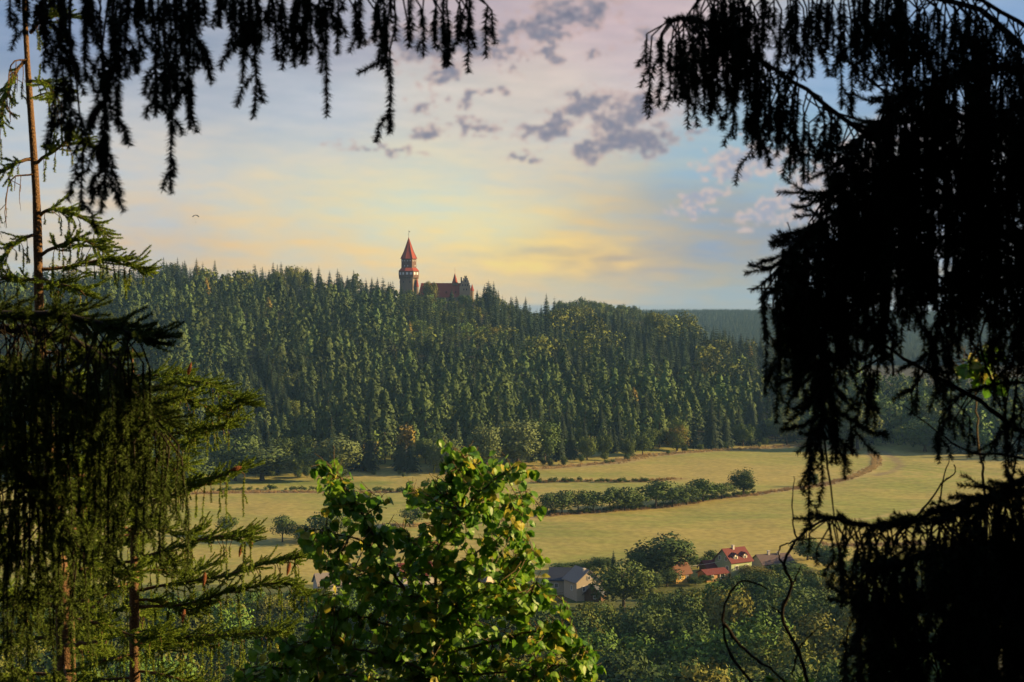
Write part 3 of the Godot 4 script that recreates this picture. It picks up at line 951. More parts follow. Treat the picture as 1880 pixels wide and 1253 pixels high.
func strip_plants() -> void:
	# tall dry grass along the field margins and low shrubs of the hedge lines
	rng.seed = 51
	var m := MB.new()
	for i in 26:
		var a := rv() * 0.5
		a.y = 0
		var k := rng.randf_range(0.7, 1.3)
		m.col = Color(k, k * 0.95, k * 0.9)
		var s := rv() * 0.05
		s.y = 0
		m.tri(a - s, a + Vector3(rng.randf_range(-0.2, 0.2), rng.randf_range(0.6, 1.2), rng.randf_range(-0.2, 0.2)), a + s)
	var tuft := m.mesh()
	var where := []
	var tints := PackedColorArray()
	for j in [0, 1, 3, 4, 5, 7, 9]:
		var p: Array = strips[j][0]
		var wide: float = strips[j][1]
		for i in p.size() - 1:
			var a: Vector2 = p[i]
			var b: Vector2 = p[i + 1]
			for k in int(a.distance_to(b) * 3.2):
				var q := a.lerp(b, rng.randf()) + Vector2(rng.randf_range(-1, 1), rng.randf_range(-1, 1)) * wide * 0.75
				var z := rng.randf_range(0.6, 1.3)
				where.append(Transform3D(Basis(Vector3.UP, rng.randf() * TAU).scaled(Vector3(1, z, 1)), on_ground(q.x, -q.y)))
				var c: Color = strips[j][2]
				var f := rng.randf_range(0.7, 1.2)
				tints.append(Color(c.r * f, c.g * f * 0.95, c.b * f * 0.9))
	tag(scatter("tall_grass", tuft, mats["forest_copies"], self, where, tints), "tall dry brown grass along the field margins", "grass", "", "stuff")
	where = []
	tints = PackedColorArray()
	for line in [[[985, 888], [1060, 886], [1150, 887], [1200, 886]], [[395, 905], [480, 901], [560, 903], [660, 903], [745, 905]], [[985, 948], [1040, 945], [1120, 940], [1200, 934], [1270, 925], [1345, 913], [1385, 909]], [[1110, 852], [1130, 850]]]:
		var p := world_line(line)
		for i in p.size() - 1:
			var a: Vector2 = p[i]
			var b: Vector2 = p[i + 1]
			for k in int(a.distance_to(b) * 1.2):
				var q := a.lerp(b, rng.randf()) + Vector2(rng.randf_range(-1, 1), rng.randf_range(-1, 1)) * 2.2
				var z := rng.randf_range(0.9, 2.8)
				where.append(Transform3D(Basis(Vector3.UP, rng.randf() * TAU).scaled(Vector3(z * 1.5, z, z * 1.5)), on_ground(q.x, -q.y)))
				var f := rng.randf_range(0.7, 1.3)
				var c := LEAF.lerp(OLIVE, rng.randf() * 0.6)
				tints.append(Color(c.r * f, c.g * f, c.b * f))
	tag(scatter("shrubbery", shapes["leaf2"], mats["forest_copies"], self, where, tints), "low dark shrubs lining the banks between the fields", "shrubs", "", "stuff")

# ---------------------------------------------------------------- buildings
func window(parent: Node3D, at: Vector3, w: float, h: float, face: Vector3, frame: Material, pane: Material) -> void:
	# face: outward direction; frame bars stand proud of a recessed pane
	var z := face.normalized()
	var x := Vector3.UP.cross(z).normalized()
	var b := Basis(x, Vector3.UP, z)
	var m := MB.new()
	var t := minf(w, h) * 0.1
	m.box(Vector3(-w / 2 - t, -h / 2 - t, -0.1), Vector3(-w / 2, h / 2 + t, 0.09))
	m.box(Vector3(w / 2, -h / 2 - t, -0.1), Vector3(w / 2 + t, h / 2 + t, 0.09))
	m.box(Vector3(-w / 2, h / 2, -0.1), Vector3(w / 2, h / 2 + t, 0.088))
	m.box(Vector3(-w / 2, -h / 2 - t, -0.1), Vector3(w / 2, -h / 2, 0.12))
	m.box(Vector3(-t * 0.3, -h / 2, 0.021), Vector3(t * 0.3, h / 2, 0.07))
	var o := part("window", m.mesh(), frame, parent)
	o.transform = Transform3D(b, at)
	var g := MB.new()
	g.box(Vector3(-w / 2, -h / 2, 0.005), Vector3(w / 2, h / 2, 0.02))
	part("pane", g.mesh(), pane, o)

func gable_walls(m: MB, w: float, d: float, wall: float, ridge: float) -> void:
	# ridge along x; box with gables at both ends
	var a := w / 2
	var b := d / 2
	m.quad(Vector3(-a, -3, b), Vector3(-a, wall, b), Vector3(a, wall, b), Vector3(a, -3, b))
	m.quad(Vector3(a, -3, -b), Vector3(a, wall, -b), Vector3(-a, wall, -b), Vector3(-a, -3, -b))
	for s in [-1.0, 1.0]:
		var p := [Vector3(s * a, -3, s * b), Vector3(s * a, wall, s * b), Vector3(s * a, ridge, 0), Vector3(s * a, wall, -s * b), Vector3(s * a, -3, -s * b)]
		m.tri(p[0], p[1], p[2])
		m.tri(p[0], p[2], p[3])
		m.tri(p[0], p[3], p[4])

func gable_roof(m: MB, w: float, d: float, wall: float, ridge: float, over: float, thick: float) -> void:
	var a := w / 2 + over
	var slope := (ridge - wall) / (d / 2)
	for s in [-1.0, 1.0]:
		var e := Vector3(0, wall - over * slope, s * (d / 2 + over))
		var r := Vector3(0, ridge, 0)
		var up := Vector3(0, thick, 0)
		var x0 := Vector3(-a, 0, 0)
		var x1 := Vector3(a, 0, 0)
		m.quad(e + up + x0, r + up + x0, r + up + x1, e + up + x1)
		m.quad(e + x1 + up * 0.02, r + x1 + up * 0.02, r + x0 + up * 0.02, e + x0 + up * 0.02)
		m.quad(e + x0, e + up + x0, e + up + x1, e + x1)
		m.quad(e + x0, r + x0, r + up + x0, e + up + x0)
		m.quad(e + x1, e + up + x1, r + up + x1, r + x1)

func house(called: String, label: String, at: Vector3, turn: float, s: Vector3, ridge: float, walls: Material, tiles: Material, windows: Array, chimneys: Array, dormers := []) -> Node3D:
	# s = width along the ridge, wall height, depth
	var h := thing(called, label, "house", at)
	h.rotation.y = turn
	var m := MB.new()
	gable_walls(m, s.x, s.z, s.y, ridge)
	part("wall", m.mesh(), walls, h)
	m = MB.new()
	gable_roof(m, s.x, s.z, s.y, ridge, 0.5, 0.22)
	var roof := part("roof", m.mesh(), tiles, h)
	for c in chimneys:
		m = MB.new()
		m.box(Vector3(c.x - 0.35, c.y - 1.6, c.z - 0.35), Vector3(c.x + 0.35, c.y + 0.9, c.z + 0.35))
		m.box(Vector3(c.x - 0.45, c.y + 0.9, c.z - 0.45), Vector3(c.x + 0.45, c.y + 1.05, c.z + 0.45))
		part("chimney", m.mesh(), mats["plaster"], roof)
	for q in dormers:
		m = MB.new()
		m.box(Vector3(q.x - 0.8, q.y, q.z - 2.2), Vector3(q.x + 0.8, q.y + 1.3, q.z))
		m.tri(Vector3(q.x - 0.8, q.y + 1.3, q.z), Vector3(q.x, q.y + 2.05, q.z), Vector3(q.x + 0.8, q.y + 1.3, q.z))
		var dm := part("dormer", m.mesh(), mats["cream"], h)
		m = MB.new()
		for k in [-1.0, 1.0]:
			m.quad(Vector3(q.x, q.y + 2.12, q.z + 0.3), Vector3(q.x + k * 1.1, q.y + 1.12, q.z + 0.3), Vector3(q.x + k * 1.1, q.y + 1.12, q.z - 2.4), Vector3(q.x, q.y + 2.12, q.z - 3.2))
			m.quad(Vector3(q.x, q.y + 2.0, q.z + 0.3), Vector3(q.x + k * 1.1, q.y + 1.0, q.z + 0.3), Vector3(q.x + k * 1.1, q.y + 1.12, q.z + 0.3), Vector3(q.x, q.y + 2.12, q.z + 0.3))
		part("dormer_roof", m.mesh(), tiles, dm)
		window(h, Vector3(q.x, q.y + 0.62, q.z + 0.03), 0.8, 0.9, Vector3(0, 0, 1), mats["white_paint"], mats["dark_glass"])
	for w in windows:
		window(h, w[0], w[1], w[2], w[3], mats["white_paint"], mats["dark_glass"])
	return h

func village() -> void:
	var front := Vector3(0, 0, 1)
	var end := Vector3(-1, 0, 0)
	# green house with the red roof; its long side looks right of the viewpoint
	var p := at_pixel(1348, 1054)
	var win := []
	for x in [-2.0, 2.2]: win.append([Vector3(x, 2.3, 3.93), 1.0, 1.25, front])
	for z in [-1.5, 1.5]: win.append([Vector3(-4.23, 5.0, z), 0.9, 1.2, end])
	win.append([Vector3(-4.23, 2.2, 2.0), 1.0, 1.2, end])
	house("family_house", "pale green house with red tiled roof and two dormers", p, deg_to_rad(33), Vector3(8.4, 4.3, 7.8), 7.8, mats["green_plaster"], mats["red_tile"], win, [Vector3(-0.4, 7.8, 0.3)], [Vector3(-1.8, 4.75, 3.3), Vector3(2.0, 4.75, 3.3)])
	p = at_pixel(1308, 1052)
	house("lean_to_house", "low red roofed annex at the shaded gable of the green house", p, deg_to_rad(24), Vector3(6.0, 1.8, 5.0), 3.6, mats["timber"], mats["red_tile"], [[Vector3(1.0, 1.2, 3.03), 0.9, 0.9, front]], [])
	# beige house
	p = at_pixel(1070, 1100)
	win = []
	for x in [-3.6, -1.2, 1.4]: win.append([Vector3(x * 0.55, 2.6, 4.03), 0.85, 1.3, front])
	win.append([Vector3(0.0, 6.4, 4.03), 0.8, 1.0, front])
	var b := house("family_house", "beige plastered house with cross gable and slate roof", p, deg_to_rad(115), Vector3(8.0, 5.4, 8.0), 8.6, mats["beige_plaster"], mats["grey_tile"], [[Vector3(-4.03, 3.4, -1.6), 0.85, 1.3, end], [Vector3(-4.03, 3.4, 1.4), 0.85, 1.3, end], [Vector3(-4.03, 6.4, 0), 0.8, 1.0, end], [Vector3(-2.0, 3.4, 4.03), 0.85, 1.3, front], [Vector3(1.6, 3.4, 4.03), 0.85, 1.3, front], [Vector3(-1.0, 3.4, -4.03), 0.85, 1.3, Vector3(0, 0, -1)]], [Vector3(-2.6, 8.0, -0.8)])
	p = at_pixel(1036, 1090)
	house("slate_roof_house", "long beige wing under a dark blue slate roof", p, deg_to_rad(-6), Vector3(8.0, 4.4, 7.0), 7.2, mats["beige_plaster"], mats["slate"], [[Vector3(-2.0, 2.6, 3.53), 0.8, 1.3, front], [Vector3(1.2, 2.6, 3.53), 0.8, 1.3, front]], [])
	p = at_pixel(1094, 1104)
	house("garden_shed", "dark slate gabled shed before the beige house", p, deg_to_rad(70), Vector3(5.5, 2.2, 5.0), 4.8, mats["timber"], mats["slate"], [[Vector3(-2.78, 1.2, 0.6), 0.7, 0.8, end]], [])
	# yellow cottage
	p = at_pixel(1246, 1070)
	house("cottage", "small yellow cottage with brown roof between trees", p, deg_to_rad(35), Vector3(6.0, 3.0, 5.2), 5.9, mats["yellow_plaster"], mats["brown_tile"], [[Vector3(-1.4, 1.7, 2.63), 0.8, 1.0, front], [Vector3(1.4, 1.7, 2.63), 0.8, 1.0, front], [Vector3(-3.03, 1.7, 0), 0.8, 1.0, end]], [Vector3(1.0, 6.0, 0)])
	p = at_pixel(1310, 1066)
	house("garage", "low orange outbuilding with red roof below the green house", p, deg_to_rad(30), Vector3(8.0, 2.2, 4.5), 3.2, mats["orange_plaster"], mats["red_tile"], [[Vector3(1.8, 1.3, 2.53), 1.6, 1.3, front], [Vector3(-2.0, 1.3, 2.53), 0.9, 1.0, front]], [])
	p = at_pixel(1420, 1046)
	house("bungalow", "grey bungalow with wide dark roof right of the green house", p, deg_to_rad(20), Vector3(11.0, 2.2, 8.0), 4.6, mats["grey_plaster"], mats["dusk_tile"], [[Vector3(-3.0, 1.3, 4.03), 1.0, 1.0, front], [Vector3(1.5, 1.3, 4.03), 1.0, 1.0, front]], [Vector3(-1.5, 4.8, 0.2), Vector3(1.8, 4.4, 0.6)])
	p = at_pixel(606, 1094)
	house("family_house", "whitish house with grey roof between spruce and aspen", p, deg_to_rad(20), Vector3(9.0, 3.6, 7.0), 6.3, mats["plaster"], mats["grey_tile"], [[Vector3(-2.2, 2.0, 3.53), 0.9, 1.2, front], [Vector3(1.4, 2.0, 3.53), 0.9, 1.2, front]], [Vector3(1.5, 6.4, 0)])
	p = at_pixel(760, 1078)
	house("family_house", "house with reddish roof glimpsed through the aspen", p, deg_to_rad(25), Vector3(10.0, 3.8, 7.5), 7.0, mats["plaster"], mats["red_tile"], [[Vector3(-2.2, 2.0, 3.78), 0.9, 1.2, front], [Vector3(1.4, 2.0, 3.78), 0.9, 1.2, front]], [Vector3(-1.5, 7.2, 0)])
	p = at_pixel(872, 1086)
	house("family_house", "grey roofed house behind the right aspen branches", p, deg_to_rad(-20), Vector3(9.0, 3.6, 7.0), 6.8, mats["beige_plaster"], mats["grey_tile"], [[Vector3(-2.2, 2.0, 3.53), 0.9, 1.2, front], [Vector3(1.4, 2.0, 3.53), 0.9, 1.2, front]], [Vector3(1.2, 6.9, 0)])
	# power pole: two legs with rungs
	var base := at_pixel(1486, 1012)
	var pole := thing("power_pole", "slim twin legged power pole on the meadow's near edge", "pole", base)
	var m := MB.new()
	for s in [-0.55, 0.55]:
		m = MB.new()
		m.frustum(Vector3(s, 0, 0), 8, 0.16, -0.5, 0.1, 9.0)
		part("leg", m.mesh(), mats["timber"], pole)
	m = MB.new()
	m.box(Vector3(-1.5, 8.3, -0.09), Vector3(1.5, 8.5, 0.09))
	m.box(Vector3(-0.6, 5.0, -0.06), Vector3(0.6, 5.12, 0.06))
	part("crossbar", m.mesh(), mats["timber"], pole)
	for s in [-1.35, 0.0, 1.35]:
		m = MB.new()
		m.frustum(Vector3(s, 0, 0), 8, 0.07, 8.5, 0.05, 8.85)
		part("insulator", m.mesh(), mats["plaster"], pole)
	# overhead cable lit by the sun
	m = MB.new()
	var a := P(1246, 1041, 478)
	var c := P(1338, 1027, 487)
	var pts := PackedVector3Array()
	var rad := PackedFloat32Array()
	for i in 13:
		var t := i / 12.0
		pts.append(a.lerp(c, t) + Vector3(0, -1.0 * 4.0 * t * (1.0 - t) * 0.5, 0))
		rad.append(0.05)
	m.tube(pts, rad, 5)
	tag(part(numbered("overhead_cable"), m.mesh(), mats["cable"], self), "pale overhead cable sagging from the yellow cottage to the green house", "cable")

func castle() -> void:
	var c := on_ground((806.0 - 940.0) / F * 1500.0, 1500.0)
	var base := Vector3(c.x, 4.5, -1500.0)
	var o := thing("castle", "stone castle with tall octagonal red roofed tower on the hilltop", "castle", base)
	var k := 1500.0 / F
	# heights above the base for a pixel row, offsets for a pixel column
	var Y := func(py: float) -> float: return (HORIZON - py) * k - 4.5
	var X := func(px: float) -> float: return (px - 806.0) * k
	var tx: float = X.call(750.5)
	var turn := PI / 8.0 + 0.09
	var q := 1.0 / cos(PI / 8.0)
	var m := MB.new()
	m.frustum(Vector3(tx, 0, 0), 8, 8.8 * q, -8.0, 8.6 * q, Y.call(510.0), turn)
	var tower := part("tower", m.mesh(), mats["castle_stone"], o)
	m = MB.new()
	m.frustum(Vector3(tx, 0, 0), 8, 9.0 * q, Y.call(510.0) - 0.5, 9.6 * q, Y.call(508.0), turn)
	m.frustum(Vector3(tx, 0, 0), 8, 9.6 * q, Y.call(508.0), 9.6 * q, Y.call(498.2), turn)
	var gallery := part("gallery", m.mesh(), mats["castle_timber"], o)
	m = MB.new()
	m.frustum(Vector3(tx, 0, 0), 8, 10.1 * q, Y.call(498.2), 7.2 * q, Y.call(492.2), turn)
	part("gallery_roof", m.mesh(), mats["castle_tile"], o)
	m = MB.new()
	m.frustum(Vector3(tx, 0, 0), 8, 7.1 * q, Y.call(493.0), 7.1 * q, Y.call(475.0), turn)
	var drum := part("upper_storey", m.mesh(), mats["castle_timber"], o)
	m = MB.new()
	m.frustum(Vector3(tx, 0, 0), 8, 7.9 * q, Y.call(475.6), 4.6 * q, Y.call(462.0), turn)
	m.frustum(Vector3(tx, 0, 0), 8, 4.6 * q, Y.call(462.0), 0.12, Y.call(435.8), turn)
	var spire := part("spire", m.mesh(), mats["castle_tile"], o)
	m = MB.new()
	m.frustum(Vector3(tx, 0, 0), 6, 0.14, Y.call(436.0), 0.1, Y.call(422.5))
	m.frustum(Vector3(tx, 0, 0), 8, 0.1, Y.call(430.8), 0.55, Y.call(430.2))
	m.frustum(Vector3(tx, 0, 0), 8, 0.55, Y.call(430.2), 0.1, Y.call(429.6))
	m.box(Vector3(tx - 0.1, Y.call(426.6), -0.05), Vector3(tx + 1.2, Y.call(425.2), 0.05))
	part("weather_vane", m.mesh(), mats["iron"], spire)
	# openings of the tower storeys, per facet
	for f in 8:
		var a := turn + TAU * (f + 0.5) / 8.0
		var dir := Vector3(sin(a), 0, cos(a))
		if dir.z < -0.3: continue
		var side := Vector3.UP.cross(dir)
		for s in [-1.9, 1.9]:
			window(gallery, Vector3(tx, Y.call(502.6), 0) + dir * 9.62 + side * s, 2.2, 2.4, dir, mats["castle_timber"], mats["pale_glass"])
			window(drum, Vector3(tx, Y.call(479.4), 0) + dir * 7.12 + side * s * 0.7, 0.95, 1.0, dir, mats["castle_timber"], mats["pale_glass"])
		window(drum, Vector3(tx, Y.call(488.6), 0) + dir * 7.12 + side * (-1.2 if f % 2 else 1.3), 0.9, 1.2, dir, mats["castle_timber"], mats["pale_glass"])
		window(tower, Vector3(tx, Y.call(518.0), 0) + dir * 8.75 + side * 1.0, 0.9, 2.0, dir, mats["castle_trim"], mats["dark_glass"])
		# corbels under the gallery
		m = MB.new()
		for s in [-2.7, -0.9, 0.9, 2.7]:
			var at: Vector3 = Vector3(tx, Y.call(510.8), 0) + dir * 9.0 + side * s
			m.frustum(at, 4, 0.25, -0.9, 0.6, 0.6)
		part("corbel", m.mesh(), mats["castle_trim"], gallery)
	# ribs on the hips of the spire
	for f in 8:
		var a := turn + TAU * f / 8.0
		var dir := Vector3(sin(a), 0, cos(a))
		m = MB.new()
		m.tube(PackedVector3Array([Vector3(tx, Y.call(475.4), 0) + dir * 7.95 * q, Vector3(tx, Y.call(462.0), 0) + dir * 4.65 * q, Vector3(tx, Y.call(437.0), 0) + dir * 0.2]), PackedFloat32Array([0.22, 0.2, 0.12]), 5)
		part("rib", m.mesh(), mats["castle_tile_dark"], spire)
	# stair turret on the tower's right flank
	m = MB.new()
	var sx: float = X.call(766.0)
	m.frustum(Vector3(sx, 0, 5.5), 8, 1.7, -6.0, 1.7, Y.call(526.0))
	part("stair_turret", m.mesh(), mats["castle_stone"], o)
	m = MB.new()
	m.frustum(Vector3(sx, 0, 5.5), 8, 2.1, Y.call(527.0), 0.05, Y.call(509.5))
	part("turret_spire", m.mesh(), mats["castle_tile"], o)
	# great hall under a steep roof
	m = MB.new()
	var x0: float = X.call(768.0)
	var x1: float = X.call(850.0)
	m.box(Vector3(x0, -8.0, -9.0), Vector3(x1, Y.call(546.0), 5.0))
	var hall := part("great_hall", m.mesh(), mats["castle_stone"], o)
	for i in 7:
		window(hall, Vector3(lerpf(x0 + 3, x1 - 3, i / 6.0), Y.call(549.0), 5.02), 1.0, 1.5, Vector3(0, 0, 1), mats["castle_trim"], mats["dark_glass"])
	m = MB.new()
	var e: float = Y.call(546.5)
	var r: float = Y.call(520.0)
	m.quad(Vector3(x0, e, 5.6), Vector3(x0 + 2.5, r, -2), Vector3(x1, r, -2), Vector3(x1, e, 5.6))
	m.quad(Vector3(x1, e, -9.6), Vector3(x1, r, -2), Vector3(x0 + 2.5, r, -2), Vector3(x0, e, -9.6))
	m.tri(Vector3(x0, e, -9.6), Vector3(x0 + 2.5, r, -2), Vector3(x0, e, 5.6))
	var roof := part("hall_roof", m.mesh(), mats["castle_tile"], o)
	for i in 4:
		m = MB.new()
		var dx := lerpf(x0 + 9, x1 - 7, i / 3.0)
		m.box(Vector3(dx - 0.7, e + 4.0, 2.0), Vector3(dx + 0.7, e + 5.3, 4.3))
		m.tri(Vector3(dx - 0.9, e + 5.3, 4.32), Vector3(dx, e + 6.6, 4.32), Vector3(dx + 0.9, e + 5.3, 4.32))
		m.tri(Vector3(dx - 0.9, e + 5.3, 4.32), Vector3(dx, e + 6.6, 1.2), Vector3(dx, e + 6.6, 4.32))
		m.tri(Vector3(dx + 0.9, e + 5.3, 4.32), Vector3(dx, e + 6.6, 4.32), Vector3(dx, e + 6.6, 1.2))
		part("roof_dormer", m.mesh(), mats["castle_tile_dark"], roof)
	# ridge turret
	m = MB.new()
	var rx: float = X.call(835.0)
	m.frustum(Vector3(rx, 0, -2), 8, 2.7, Y.call(524.0), 2.7, Y.call(519.6), PI / 8)
	part("ridge_turret", m.mesh(), mats["castle_stone"], o)
	m = MB.new()
	m.frustum(Vector3(rx, 0, -2), 8, 3.1, Y.call(519.8), 0.06, Y.call(501.5), PI / 8)
	m.frustum(Vector3(rx, 0, -2), 5, 0.09, Y.call(502.0), 0.07, Y.call(491.0))
	m.frustum(Vector3(rx, 0, -2), 6, 0.4, Y.call(497.0), 0.1, Y.call(496.0))
	part("ridge_turret_spire", m.mesh(), mats["castle_tile"], o)
	# stepped gable block
	var g0: float = X.call(844.0)
	var g1: float = X.call(864.0)
	m = MB.new()
	m.box(Vector3(g0, -8.0, -8.0), Vector3(g1, Y.call(530.0), 7.0))
	var steps := [[844.0, 864.0, 526.0], [846.0, 862.5, 521.5], [848.2, 861.0, 517.2], [850.6, 859.4, 513.0], [853.0, 857.4, 508.6]]
	for i in steps.size():
		var lo: float = Y.call(530.0) if i == 0 else Y.call(steps[i - 1][2])
		m.box(Vector3(X.call(steps[i][0]), lo, 5.9), Vector3(X.call(steps[i][1]), Y.call(steps[i][2]), 7.0))
	var gable := part("stepped_gable", m.mesh(), mats["castle_light_stone"], o)
	for i in steps.size():
		for s in 2:
			m = MB.new()
			var ex: float = X.call(steps[i][s]) + (0.45 if s == 0 else -0.45)
			m.box(Vector3(ex - 0.55, Y.call(steps[i][2]), 5.8), Vector3(ex + 0.55, Y.call(steps[i][2]) + 0.9, 7.1))
			part("merlon", m.mesh(), mats["castle_trim"], gable)
	m = MB.new()
	m.quad(Vector3(g0, Y.call(530.0), 5.9), Vector3((g0 + g1) / 2, Y.call(514.0), 5.9), Vector3((g0 + g1) / 2, Y.call(514.0), -8.0), Vector3(g0, Y.call(530.0), -8.0))
	m.quad(Vector3(g1, Y.call(530.0), -8.0), Vector3((g0 + g1) / 2, Y.call(514.0), -8.0), Vector3((g0 + g1) / 2, Y.call(514.0), 5.9), Vector3(g1, Y.call(530.0), 5.9))
	part("gable_roof", m.mesh(), mats["castle_tile"], o)
	for w in [[850.0, 524.0], [854.5, 524.0], [858.5, 524.0], [852.0, 532.0], [857.0, 532.0], [854.8, 516.5]]:
		window(gable, Vector3(X.call(w[0]), Y.call(w[1]), 7.02), 0.8, 1.7, Vector3(0, 0, 1), mats["castle_trim"], mats["dark_glass"])
	m = MB.new()
	m.box(Vector3(X.call(845.8), Y.call(520.0), 0.0), Vector3(X.call(848.2), Y.call(510.0), 1.4))
	m.box(Vector3(X.call(845.6), Y.call(510.0), -0.1), Vector3(X.call(848.4), Y.call(509.4), 1.5))
	part("chimney", m.mesh(), mats["castle_trim"], o)
	m = MB.new()
	var ex: float = X.call(867.0)
	m.frustum(Vector3(ex, 0, 3), 8, 1.6, -8.0, 1.6, Y.call(534.0))
	part("corner_turret", m.mesh(), mats["castle_stone"], o)
	m = MB.new()
	m.frustum(Vector3(ex, 0, 3), 8, 2.1, Y.call(534.4), 0.05, Y.call(521.5))
	part("corner_turret_spire", m.mesh(), mats["castle_tile"], o)
	# trees by the walls
	var trees := [[789, 1462, 512, 34, "leaf_near", OLIVE.lerp(GOLD, 0.25), "rusty green tree before the castle hall beside the tower"], [829, 1455, 527, 18, "spruce_near", SPRUCE, "dark spruce before the red hall roof"], [852, 1456, 539, 34, "leaf_near", LEAF, "dark bushy tree below the stepped gable"], [876, 1470, 530, 14, "spruce_near", SPRUCE, "slender spruce just right of the castle"], [896, 1440, 530, 22, "spruce_near", SPRUCE, "taller dark spruce standing alone right of castle"], [737, 1455, 520, 16, "spruce_near", SPRUCE, "dark spruce at the left foot of the tower"], [752, 1450, 528, 26, "leaf_near", LEAF.lerp(SPRUCE, 0.4), "dark tree covering the foot of the tower"]]
	for t in trees:
		var x: float = (t[0] - 940.0) / F * t[1]
		var at := on_ground(x, t[1])
		var h: float = (HORIZON - t[2]) / F * t[1] - at.y
		var sh: Mesh = shapes[t[4] + "2"]
		var w: float = t[3] / F * t[1] / (h * sh.get_aabb().size.x)
		place_tree("spruce_tree" if "spruce" in t[4] else "broadleaf_tree", sh, shapes["stem1"] if "spruce" in t[4] else shapes["trunk1"], green_of(t[5], 1), at - Vector3(0, 0.3, 0), h, w, t[0], t[6], "")

func paraglider() -> void:
	var at := P(359, 403, 2000)
	var o := thing("paraglider", "tiny dark curved paraglider wing in the evening sky", "paraglider", at)
	o.rotation.y = 0.5
	var m := MB.new()
	var n := 16
	for i in n:
		var a0 := -1.15 + 2.3 * i / n
		var a1 := -1.15 + 2.3 * (i + 1) / n
		var c0 := 1.8 * cos(a0 * 0.7)
		var c1 := 1.8 * cos(a1 * 0.7)
		var p0 := Vector3(sin(a0) * 4.6, cos(a0) * 4.2 + 1.6, 0)
		var p1 := Vector3(sin(a1) * 4.6, cos(a1) * 4.2 + 1.6, 0)
		var z := Vector3(0, 0, 1)
		var d0 := p0 * 0.88
		var d1 := p1 * 0.88
		m.quad(p0 - z * c0, p0 + z * c0, p1 + z * c1, p1 - z * c1)
		m.quad(d0 - z * c0, d1 - z * c1, d1 + z * c1, d0 + z * c0)
		m.quad(p0 + z * c0, d0 + z * c0, d1 + z * c1, p1 + z * c1)
		m.quad(p0 - z * c0, p1 - z * c1, d1 - z * c1, d0 - z * c0)
	part("wing", m.mesh(), mats["iron"], o)
	m = MB.new()
	for s in [-0.9, -0.45, 0.45, 0.9]:
		m.tube(PackedVector3Array([Vector3(0.25 * signf(s), -3.2, 0), Vector3(sin(s) * 4.4, cos(s) * 4.0 + 1.5, 0)]), PackedFloat32Array([0.02, 0.02]), 3)
	part("line", m.mesh(), mats["iron"], o)
	# pilot in the harness: seated figure of one smooth surface
	m = MB.new()
	m.tube(PackedVector3Array([Vector3(0, -4.35, 1.0), Vector3(0, -4.2, 0.55), Vector3(0, -4.1, 0.1), Vector3(0, -4.0, -0.1), Vector3(0, -3.7, -0.2), Vector3(0, -3.4, -0.2), Vector3(0, -3.25, -0.15), Vector3(0, -3.15, -0.12), Vector3(0, -3.0, -0.1), Vector3(0, -2.88, -0.1)]), PackedFloat32Array([0.07, 0.12, 0.16, 0.22, 0.23, 0.24, 0.1, 0.1, 0.13, 0.05]), 8)
	var pilot := part(numbered("person"), m.mesh(), mats["iron"], self, at)
	pilot.rotation.y = 0.7
	tag(pilot, "tiny pilot hanging seated under the paraglider wing", "person")

# ---------------------------------------------------------------- near trees
func trunk_of(tree: Node3D, path: PackedVector3Array, r0: float, r1: float, bark: Material, given := []) -> void:
	var m := MB.new()
	var pts := spline(path, 5)
	var rad := PackedFloat32Array()
	for i in pts.size():
		pts[i] -= tree.position
		var r := lerpf(r0, r1, float(i) / (pts.size() - 1))
		if given.size():
			var f := minf(i / 5.0, given.size() - 1.001)
			r = lerpf(given[int(f)], given[int(f) + 1], f - int(f))
		rad.append(r * rng.randf_range(0.95, 1.06))
	m.tube(pts, rad, 12)
	part("trunk", m.mesh(), bark, tree)

func cones(branch: Node3D, tree: Node3D, spots: Array, depth: float, l := 0.12) -> void:
	if not shapes.has("cone"): shapes["cone"] = cone_shape(0.12)
	for k in spots:
		var o := part("cone", shapes["cone"], mats["cone"], branch, P(k[0], k[1], depth) - tree.position)
		o.scale = Vector3.ONE * (l / 0.12)
		o.rotation = Vector3(0.2 * sin(k[0]), k[0], k[2] if k.size() > 2 else 0.15)

